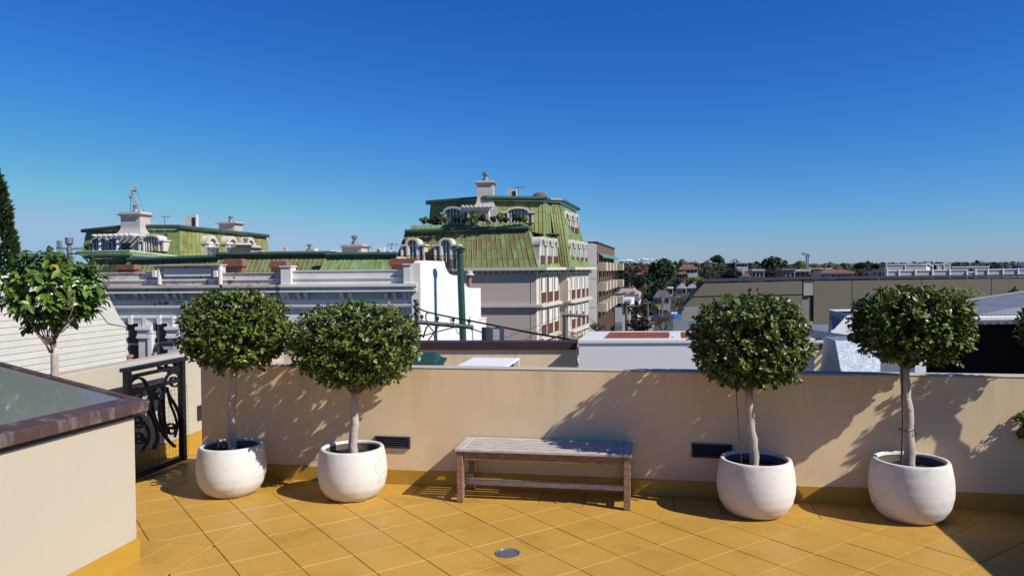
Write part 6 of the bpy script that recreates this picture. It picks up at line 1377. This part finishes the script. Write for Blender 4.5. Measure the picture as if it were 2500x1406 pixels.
for k in range(2500):
    px_ = R.uniform(1500, 1760); Z_ = R.uniform(160, 300); x_ = (px_ - 1250) / FPX * Z_
    if abs((px_ - 1643)) < 30 and Z_ < 260: continue
    g = th(x_, Z_); p = Vector((x_, Z_, g + R.uniform(0, 3.2))); s = R.uniform(.5, 1.3); d = rv(); e = d.cross(rv()).normalized(); f = d.cross(e); b.poly([p - e * s, p - f * s * .8, p + e * s, p + f * s * .8], [(0, 1, 2, 3)])
gd_ = mk('garden_greenery', b, m_tmid); tag(gd_, 'dark garden greenery between the houses down the street', 'greenery', None, 'stuff')
# houses
def house(label, x0, x1, ye, yb, Z, roof='flat', yr=None, wall=None, rmat=None, depth=8, nwin=3, ang=-12, name='house', rows=1):
    F = Fr((W((x0 + x1) / 2, ye, Z).x, Z), ang); a0 = F.sz(x0, ye)[0]; a1 = F.sz(x1, ye)[0]; z1 = F.sz((x0 + x1) / 2, ye)[1]; g = min(th(F.O.x, Z), F.sz((x0 + x1) / 2, yb)[1]); wall = wall or m_wallfar; rmat = rmat or m_slate; P = F.P
    t = thing(name, label, 'house', P((a0 + a1) / 2, 0, g - .5)); wd = a1 - a0; o = wd * .03
    mk('wall', B().fbox(F, a0, a1, g - .5, z1, -depth, 0), wall, t)
    if roof == 'flat': mk('roof', B().fbox(F, a0 - o, a1 + o, z1 + .001, z1 + .35, -depth - .3, .3), rmat, t)
    else:
        zr = F.sz((x0 + x1) / 2, yr)[1]; i = min(depth / 2, wd * .3) if roof == 'hip' else -.0
        if roof == 'front': pts = [P(a0 - o, .5, z1), P(a1 + o, .5, z1), P(a1 + o, -depth, z1), P(a0 - o, -depth, z1), P((a0 + a1) / 2, .5, zr), P((a0 + a1) / 2, -depth, zr)]; fs = [(0, 1, 4), (1, 2, 5, 4), (2, 3, 5), (3, 0, 4, 5), (0, 3, 2, 1)]
        else: pts = [P(a0 - o, .5, z1), P(a1 + o, .5, z1), P(a1 + o, -depth, z1), P(a0 - o, -depth, z1), P(a0 - o + i, -depth / 2, zr), P(a1 + o - i, -depth / 2, zr)]; fs = [(0, 1, 5, 4), (1, 2, 5), (2, 3, 4, 5), (3, 0, 4), (0, 3, 2, 1)]
        r_ = mk('roof', B().poly(pts, fs), rmat, t); mk('chimney', B().fbox(F, a0 + wd * .62, a0 + wd * .62 + .7, z1, zr + .5, -depth / 2 - .35, -depth / 2 + .35), m_brick, r_)
    hz = z1 - max(g, F.sz((x0 + x1) / 2, yb)[1]); hz = max(hz, 1.5)
    for rr in range(rows):
        for k in range(nwin):
            aa = a0 + wd * (k + .5) / nwin; ww = min(.65, wd / nwin * .3); zt_ = z1 - .35 - rr * 2.9; hh = min(1.4, hz * .5)
            wn = mk('window', B().fbox(F, aa - ww - .08, aa + ww + .08, zt_ - hh - .08, zt_ + .08, .001, .06), m_frame if wall is not m_wallfar else m_slate, t); mk('pane', B().fbox(F, aa - ww, aa + ww, zt_ - hh, zt_, .061, .08), m_glass, wn)
    return t
house('red tiled roof house on the skyline left of the stone pine', 1656, 1704, 658, 664, 300, 'hip', 645, m_wallfar, m_tileroof, 9, 5)
house('red brick house with dark red roof below the larger red tiled one', 1651, 1680, 669, 686, 262, 'hip', 663.5, m_brickw, m_tileroof, 8, 4, rows=2)
house('brick house with a reddish roof between the dark trees', 1551, 1574, 674, 690, 240, 'hip', 665, m_brickw, m_tileroof, 8, 2)
house('small white gabled house among dark trees near the balcony block', 1536, 1548, 660, 672, 255, 'front', 654, m_wallfar, m_slate, 8, 1)
house('low house with broad beige roof behind the balcony block', 1498, 1560, 719, 728, 190, 'hip', 705.5, m_wallfar, m_beiger, 14, 4)
house('white flat roofed block in front of the large conifer', 1589, 1643, 705, 722, 232, 'flat', None, m_wallfar, m_grey, 10, 5)
house('slate roofed cottage with cream walls at the street end', 1595, 1636, 727, 742, 168, 'hip', 709.5, m_bal, m_slate, 10, 3)
house('dark grey roofed house left of the street trees', 1500, 1560, 733, 745, 150, 'hip', 720, m_wallfar, m_slate, 10, 3)
house('tall bright white house left of the green street tree', 1519, 1541, 736, 800, 112, 'flat', None, m_white, m_grey, 9, 1)
house('lower white annex with a grey ledge by the street', 1540, 1556, 765, 800, 104, 'flat', None, m_white, m_zinc, 6, 1)
house('left gable of the green walled twin gabled house', 1651, 1677, 704, 722, 172, 'front', 692, m_olive2, m_grey, 10, 2)
house('right gable of the green walled twin gabled house', 1678, 1704, 703, 720, 173, 'front', 692, m_olive2, m_grey, 10, 2)
house('modern white flat roofed house on the skyline', 1798, 1826, 643, 651, 290, 'flat', None, m_wallfar, m_grey, 8, 4)
house('grey modern house with dark windows left of the umbrella pine', 1836, 1866, 661, 682, 178, 'flat', None, m_olive2, m_grey, 8, 3, rows=2)
house('orange roofed house behind the third pot tree', 1811, 1833, 675, 686, 150, 'hip', 668, m_wallfar, m_tileroof, 7, 3)
house('brown brick flat roofed house right of the umbrella pine', 1909, 1941, 660, 684, 140, 'flat', None, m_brickw, m_olive2, 8, 3, rows=2)
house('white walled house beside the brown brick one', 1942, 1978, 662, 676, 150, 'flat', None, m_wallfar, m_grey, 8, 3)
house('long house with terracotta tiled roof behind the olive wall', 2004, 2092, 667, 682, 130, 'hip', 657, m_wallfar, m_tileroof, 9, 7)
house('long low pale roof under the fresh green tree', 1976, 2030, 657, 662, 250, 'flat', None, m_wallfar, m_grey, 8, 5)
house('small whitish house between the russet tree and the screens', 2130, 2166, 662, 676, 160, 'flat', None, m_wallfar, m_slate, 8, 3)
house('low white roofed building behind the screens', 2325, 2363, 654, 660, 200, 'flat', None, m_wallfar, m_grey, 8, 4)
house('low white roofed building left of the rounded green skyline tree', 2366, 2414, 653, 660, 210, 'flat', None, m_wallfar, m_grey, 8, 4)
house('brick house half hidden behind the balcony block trees', 1504, 1516, 688, 710, 215, 'flat', None, m_brickw, m_tileroof, 8, 1)
# parked cars down the street
def car(label, px, py, Z, mat, ang):
    p = W(px, py, Z); p.z = th(p.x, Z) + .08; t = thing('parked_car', label, 'car', p, None); F = Fr((p.x, p.y), ang); g = p.z
    mk('body', B().fprism(F, [(-2.1, g + .3), (2.1, g + .3), (2.15, g + .75), (1.3, g + .88), (.7, g + 1.4), (-1.1, g + 1.4), (-1.7, g + .9), (-2.15, g + .85)], -1.7, 0), mat, t)
    mk('side_window', B().fprism(F, [(-1.5, g + .9), (1.1, g + .9), (.6, g + 1.32), (-1.0, g + 1.32)], .001, .01), m_glass, t)
    for a in (-1.3, 1.3):
        for dd in (-1.6, -.05):
            b = B(); c_ = F.P(a, dd, g + .32); b.tube([c_ - F.n * .1, c_ + F.n * .1], .32, 12); mk('wheel', b, m_dark, t)
    for a in (2.13,): 
        for dd in (-1.45, -.4): mk('headlight', B().fbox(F, a, a + .04, g + .55, g + .72, dd, dd + .3), m_glass, t)
m_cblue = M('dark_blue_car_paint', (.03, .05, .12), .25, .05, 1, coat=.6); m_cwht = M('white_car_paint', (.65, .66, .68), .25, .05, 1, coat=.6)
car('dark blue car parked at the kerb far down the street', 1618, 764, 150, m_cblue, 60)
car('second darker car parked just beyond the dark blue one', 1627, 757, 165, m_dark, 60)
car('white car parked on the right side of the far street', 1660, 764, 158, m_cwht, 75)
# cranes
def lattice(b, p, q, w_, n, r=.06):
    d = (q - p).normalized(); a = d.cross(Vector((0, 1, 0))).normalized() * w_; c = d.cross(a).normalized() * w_; cs = [a * .5 + c * .5, a * .5 - c * .5, -a * .5 - c * .5, -a * .5 + c * .5]
    for o in cs: b.tube([p + o, q + o], r, 4)
    for i in range(n):
        for k in range(4): b.tube([p.lerp(q, i / n) + cs[k], p.lerp(q, (i + 1) / n) + cs[(k + 1) % 4]], r * .7, 3, False)
t = thing('tower_crane', 'blue luffing crane jib rising behind the left mansard chimney', 'crane', Vector((W(352, 560, 260).x, 260, GZ)))
b = B(); lattice(b, W(352, 560, 260), W(322, 468, 258), 1.2, 14, .15); mk('jib', b, m_crane, t)
b = B(); b.poly([W(325, 470, 258), W(331, 466, 258), W(329, 455, 258), W(313, 455, 257), W(319, 462, 257)] + [v + Vector((0, .8, 0)) for v in (W(325, 470, 258), W(331, 466, 258), W(329, 455, 258), W(313, 455, 257), W(319, 462, 257))], [(0, 1, 2, 3, 4), (9, 8, 7, 6, 5)] + [(i, (i + 1) % 5, (i + 1) % 5 + 5, i + 5) for i in range(5)]); mk('jib_head', b, m_zinc, t)
b = B(); b.tube([W(330, 458, 258), W(362, 545, 262), W(380, 562, 264)], .05, 3); mk('stay_cable', b, m_wire, t)
b = B(); lattice(b, Vector((W(352, 560, 260).x, 260, GZ)), W(352, 565, 260), 2, 18, .12); mk('mast', b, m_crane, t)
t = thing('tower_crane', 'small distant blue tower crane on the right skyline', 'crane', Vector((W(1971, 650, 600).x, 600, th(240, 600))))
b = B(); lattice(b, Vector((W(1971, 650, 600).x, 600, th(240, 600))), W(1971, 623, 600), 1.5, 10, .3); mk('mast', b, m_crane, t)
b = B(); lattice(b, W(1958, 619, 600), W(1977, 624, 600), 1.4, 6, .3); b.tube([W(1971, 618, 600), W(1971, 626, 600)], .5, 4); mk('jib', b, m_crane, t); mk('counterweight', B().pbox(Fr((0, 600), 0), 1974, 1977.5, 622.5, 627, -1.5, 0), m_brick, t)
t = thing('flagpole', 'thin finial pole with an orange tip behind the left flared chimney', 'pole', W(318.5, 520, 100)); mk('rod', B().tube([W(318.5, 560, 100), W(318.5, 484, 100)], .05, 5), m_pole, t); mk('tip', B().lathe(W(318.5, 484, 100), [(.05, 0), (.22, .12), (.22, .2), (.02, .3)], 8), m_brick, t)
# utility poles and wires
def upole(label, px, yt, Z, arm, r=.09, pyb=None, lean=0):
    top = W(px, yt, Z); g = th(top.x, Z); t = thing('utility_pole', label, 'utility pole', Vector((top.x, Z, g))); mk('pole', B().tube([Vector((top.x, Z, g)), top], [r * 1.2, r], 8), m_pole, t)
    for (x0, y0, x1, y1, rr) in arm:
        p, q = W(x0, y0, Z - .1), W(x1, y1, Z - .1); c_ = mk('crossarm', B().tube([p, q], rr, 4), m_pole, t)
        for k in range(4): i_ = p.lerp(q, .08 + k * .28); mk('insulator', B().lathe(i_ + Vector((0, 0, rr)), [(.02, 0), (.02, .05), (.05, .06), (.04, .14), (.01, .16)], 6), m_dark, c_)
    return t
upole('grey utility pole with a long crossarm in front of the white terrace gable', 1016.5, 731, 21, [(1019, 786, 1156, 799, .06)], .055)
b = B(); b.tube([W(1075, 790, 20.9), W(1042, 836, 20.9)], .018, 4); b.tube([W(1008, 745, 20.9), W(1026, 765, 20.9)], .02, 4)
for k in range(6): b.lathe(W(1016 + (k % 2) * 6 - 3, 738 + k * 8, 20.85), [(.01, 0), (.05, .02), (.05, .06), (.01, .08)], 6)
o_ = mk('pole_fittings', b, m_dark); tag(o_, 'dark brackets and stay fixed to the grey utility pole before the gable', 'pole hardware')
upole('short weathered pole with dark crossarm before the red balconettes', 1380, 767, 44, [(1372, 768, 1429, 771, .10)], .16)
upole('slim pole with crossarm beside the brown leaved tree', 1529, 746, 70, [(1529, 748.5, 1551, 747, .09)], .13)
upole('grey pole in the middle of the street trees', 1581, 739, 92, [(1572, 741, 1590, 739, .08)], .12)
upole('dark pole with yellow signs at the far street corner', 1616.5, 722, 118, [(1608, 724, 1624, 723, .08)], .13)
for (px_, py_, lab) in ((1619, 731, 'upper small yellow sign on the far street pole'), (1610, 752, 'lower small yellow sign beside the far street pole')):
    t = thing('road_sign', lab, 'sign', W(px_, py_, 117)); mk('board', B().pbox(Fr((0, 117), 0), px_ - 3, px_ + 3, py_ - 3.5, py_ + 3.5, -.08, 0), m_yleaf, t); mk('bracket', B().pbox(Fr((0, 117.3), 0), px_ - 1, px_ + 1, py_ - 2, py_ + 20, -.1, 0), m_pole, t)
def wire(label, pts, r, mat=None):
    P_ = [W(*p) for p in pts]; sm = []
    for i in range(len(P_) - 1):
        p0 = P_[max(i - 1, 0)]; p1 = P_[i]; p2 = P_[i + 1]; p3 = P_[min(i + 2, len(P_) - 1)]
        for k in range(6): t_ = k / 6; sm.append(.5 * ((2 * p1) + (p2 - p0) * t_ + (2 * p0 - 5 * p1 + 4 * p2 - p3) * t_ * t_ + (3 * p1 - p0 - 3 * p2 + p3) * t_ ** 3))
    sm.append(P_[-1]); o = mk('power_cable', B().tube(sm, r, 5), mat or m_wire); return tag(o, label, 'cable')
wire('thick black bundled cable sloping down from the grey pole to the roof box', [(1020, 752, 20.8), (1045, 762, 20.5), (1110, 776, 19.5), (1180, 789, 18), (1290, 811, 16), (1409, 832, 14), (1450, 842, 13)], .022)
wire('black service cable looping down from the thick bundle beside the pole', [(1050, 763, 20.4), (1041, 766, 20.4), (1040, 778, 20.5), (1049, 797, 20.5), (1059, 812, 20.5), (1062, 840, 20.5)], .018)
wire('second cable curving behind the second ball tree near the pole', [(1052, 790, 20.6), (1041, 800, 20.6), (1033, 825, 20.6)], .022)
wire('cable running up to the crossarm from lower left', [(1025, 822, 20.7), (1060, 812, 20.7), (1108, 799, 20.7)], .016)
wire('cable dropping from the crossarm end to the grey cabinet', [(1140, 798, 20.8), (1160, 805, 18), (1205, 823, 14), (1232, 836, 12)], .014)
wire('tangle of thin cable at the flue end of the crossarm', [(1104, 784, 20.8), (1098, 778, 20.8), (1103, 790, 20.8), (1112, 801, 20.7), (1119, 815, 20.7), (1126, 803, 20.7), (1135, 790, 20.8), (1122, 788, 20.8)], .009)
wire('thin wire rising toward the short weathered pole', [(1215, 830, 30), (1300, 800, 40), (1376, 770, 44)], .012)
wire('second thin wire across the taupe wall', [(1270, 838, 30), (1310, 812, 36), (1340, 790, 42)], .012)
wire('thin wire from the short pole toward the leafless tree', [(1426, 770, 44), (1450, 785, 48), (1480, 806, 52)], .015)
wire('thin wire between the middle street poles', [(1551, 748, 70), (1565, 747, 80), (1581, 740, 92)], .02)
wire('thin horizontal wire crossing the tall dark windows at left', [(300, 814, 28), (365, 814, 28), (440, 813, 28)], .014)
# cloud puffs low on the horizon
def cloud(label, x0, x1, y0, y1, Z, seed):
    R.seed(seed); b = B(); c_ = W((x0 + x1) / 2, y1, Z); wd = (x1 - x0) / FPX * Z; hz = (y1 - y0) / FPX * Z
    bm = bmesh.new()
    for k in range(12):
        u = R.uniform(-.45, .45); r = hz * R.uniform(.35, .6) * (1 - abs(u)); M_ = Matrix.Translation((u * wd, R.uniform(-.1, .1) * wd, r * .5)) @ Matrix.Diagonal((r * 1.9, r * 1.2, r * .8, 1)); bmesh.ops.create_icosphere(bm, subdivisions=2, radius=1, matrix=M_)
    me = bpy.data.meshes.new('cloud'); bm.to_mesh(me); bm.free(); me.materials.append(m_cloud); o = bpy.data.objects.new('cloud', me); COL.objects.link(o); o.location = c_; o['kind'] = 'structure'
cloud('', 1512, 1552, 630, 639, 9000, 1); cloud('', 1556, 1592, 628, 636, 9000, 2)
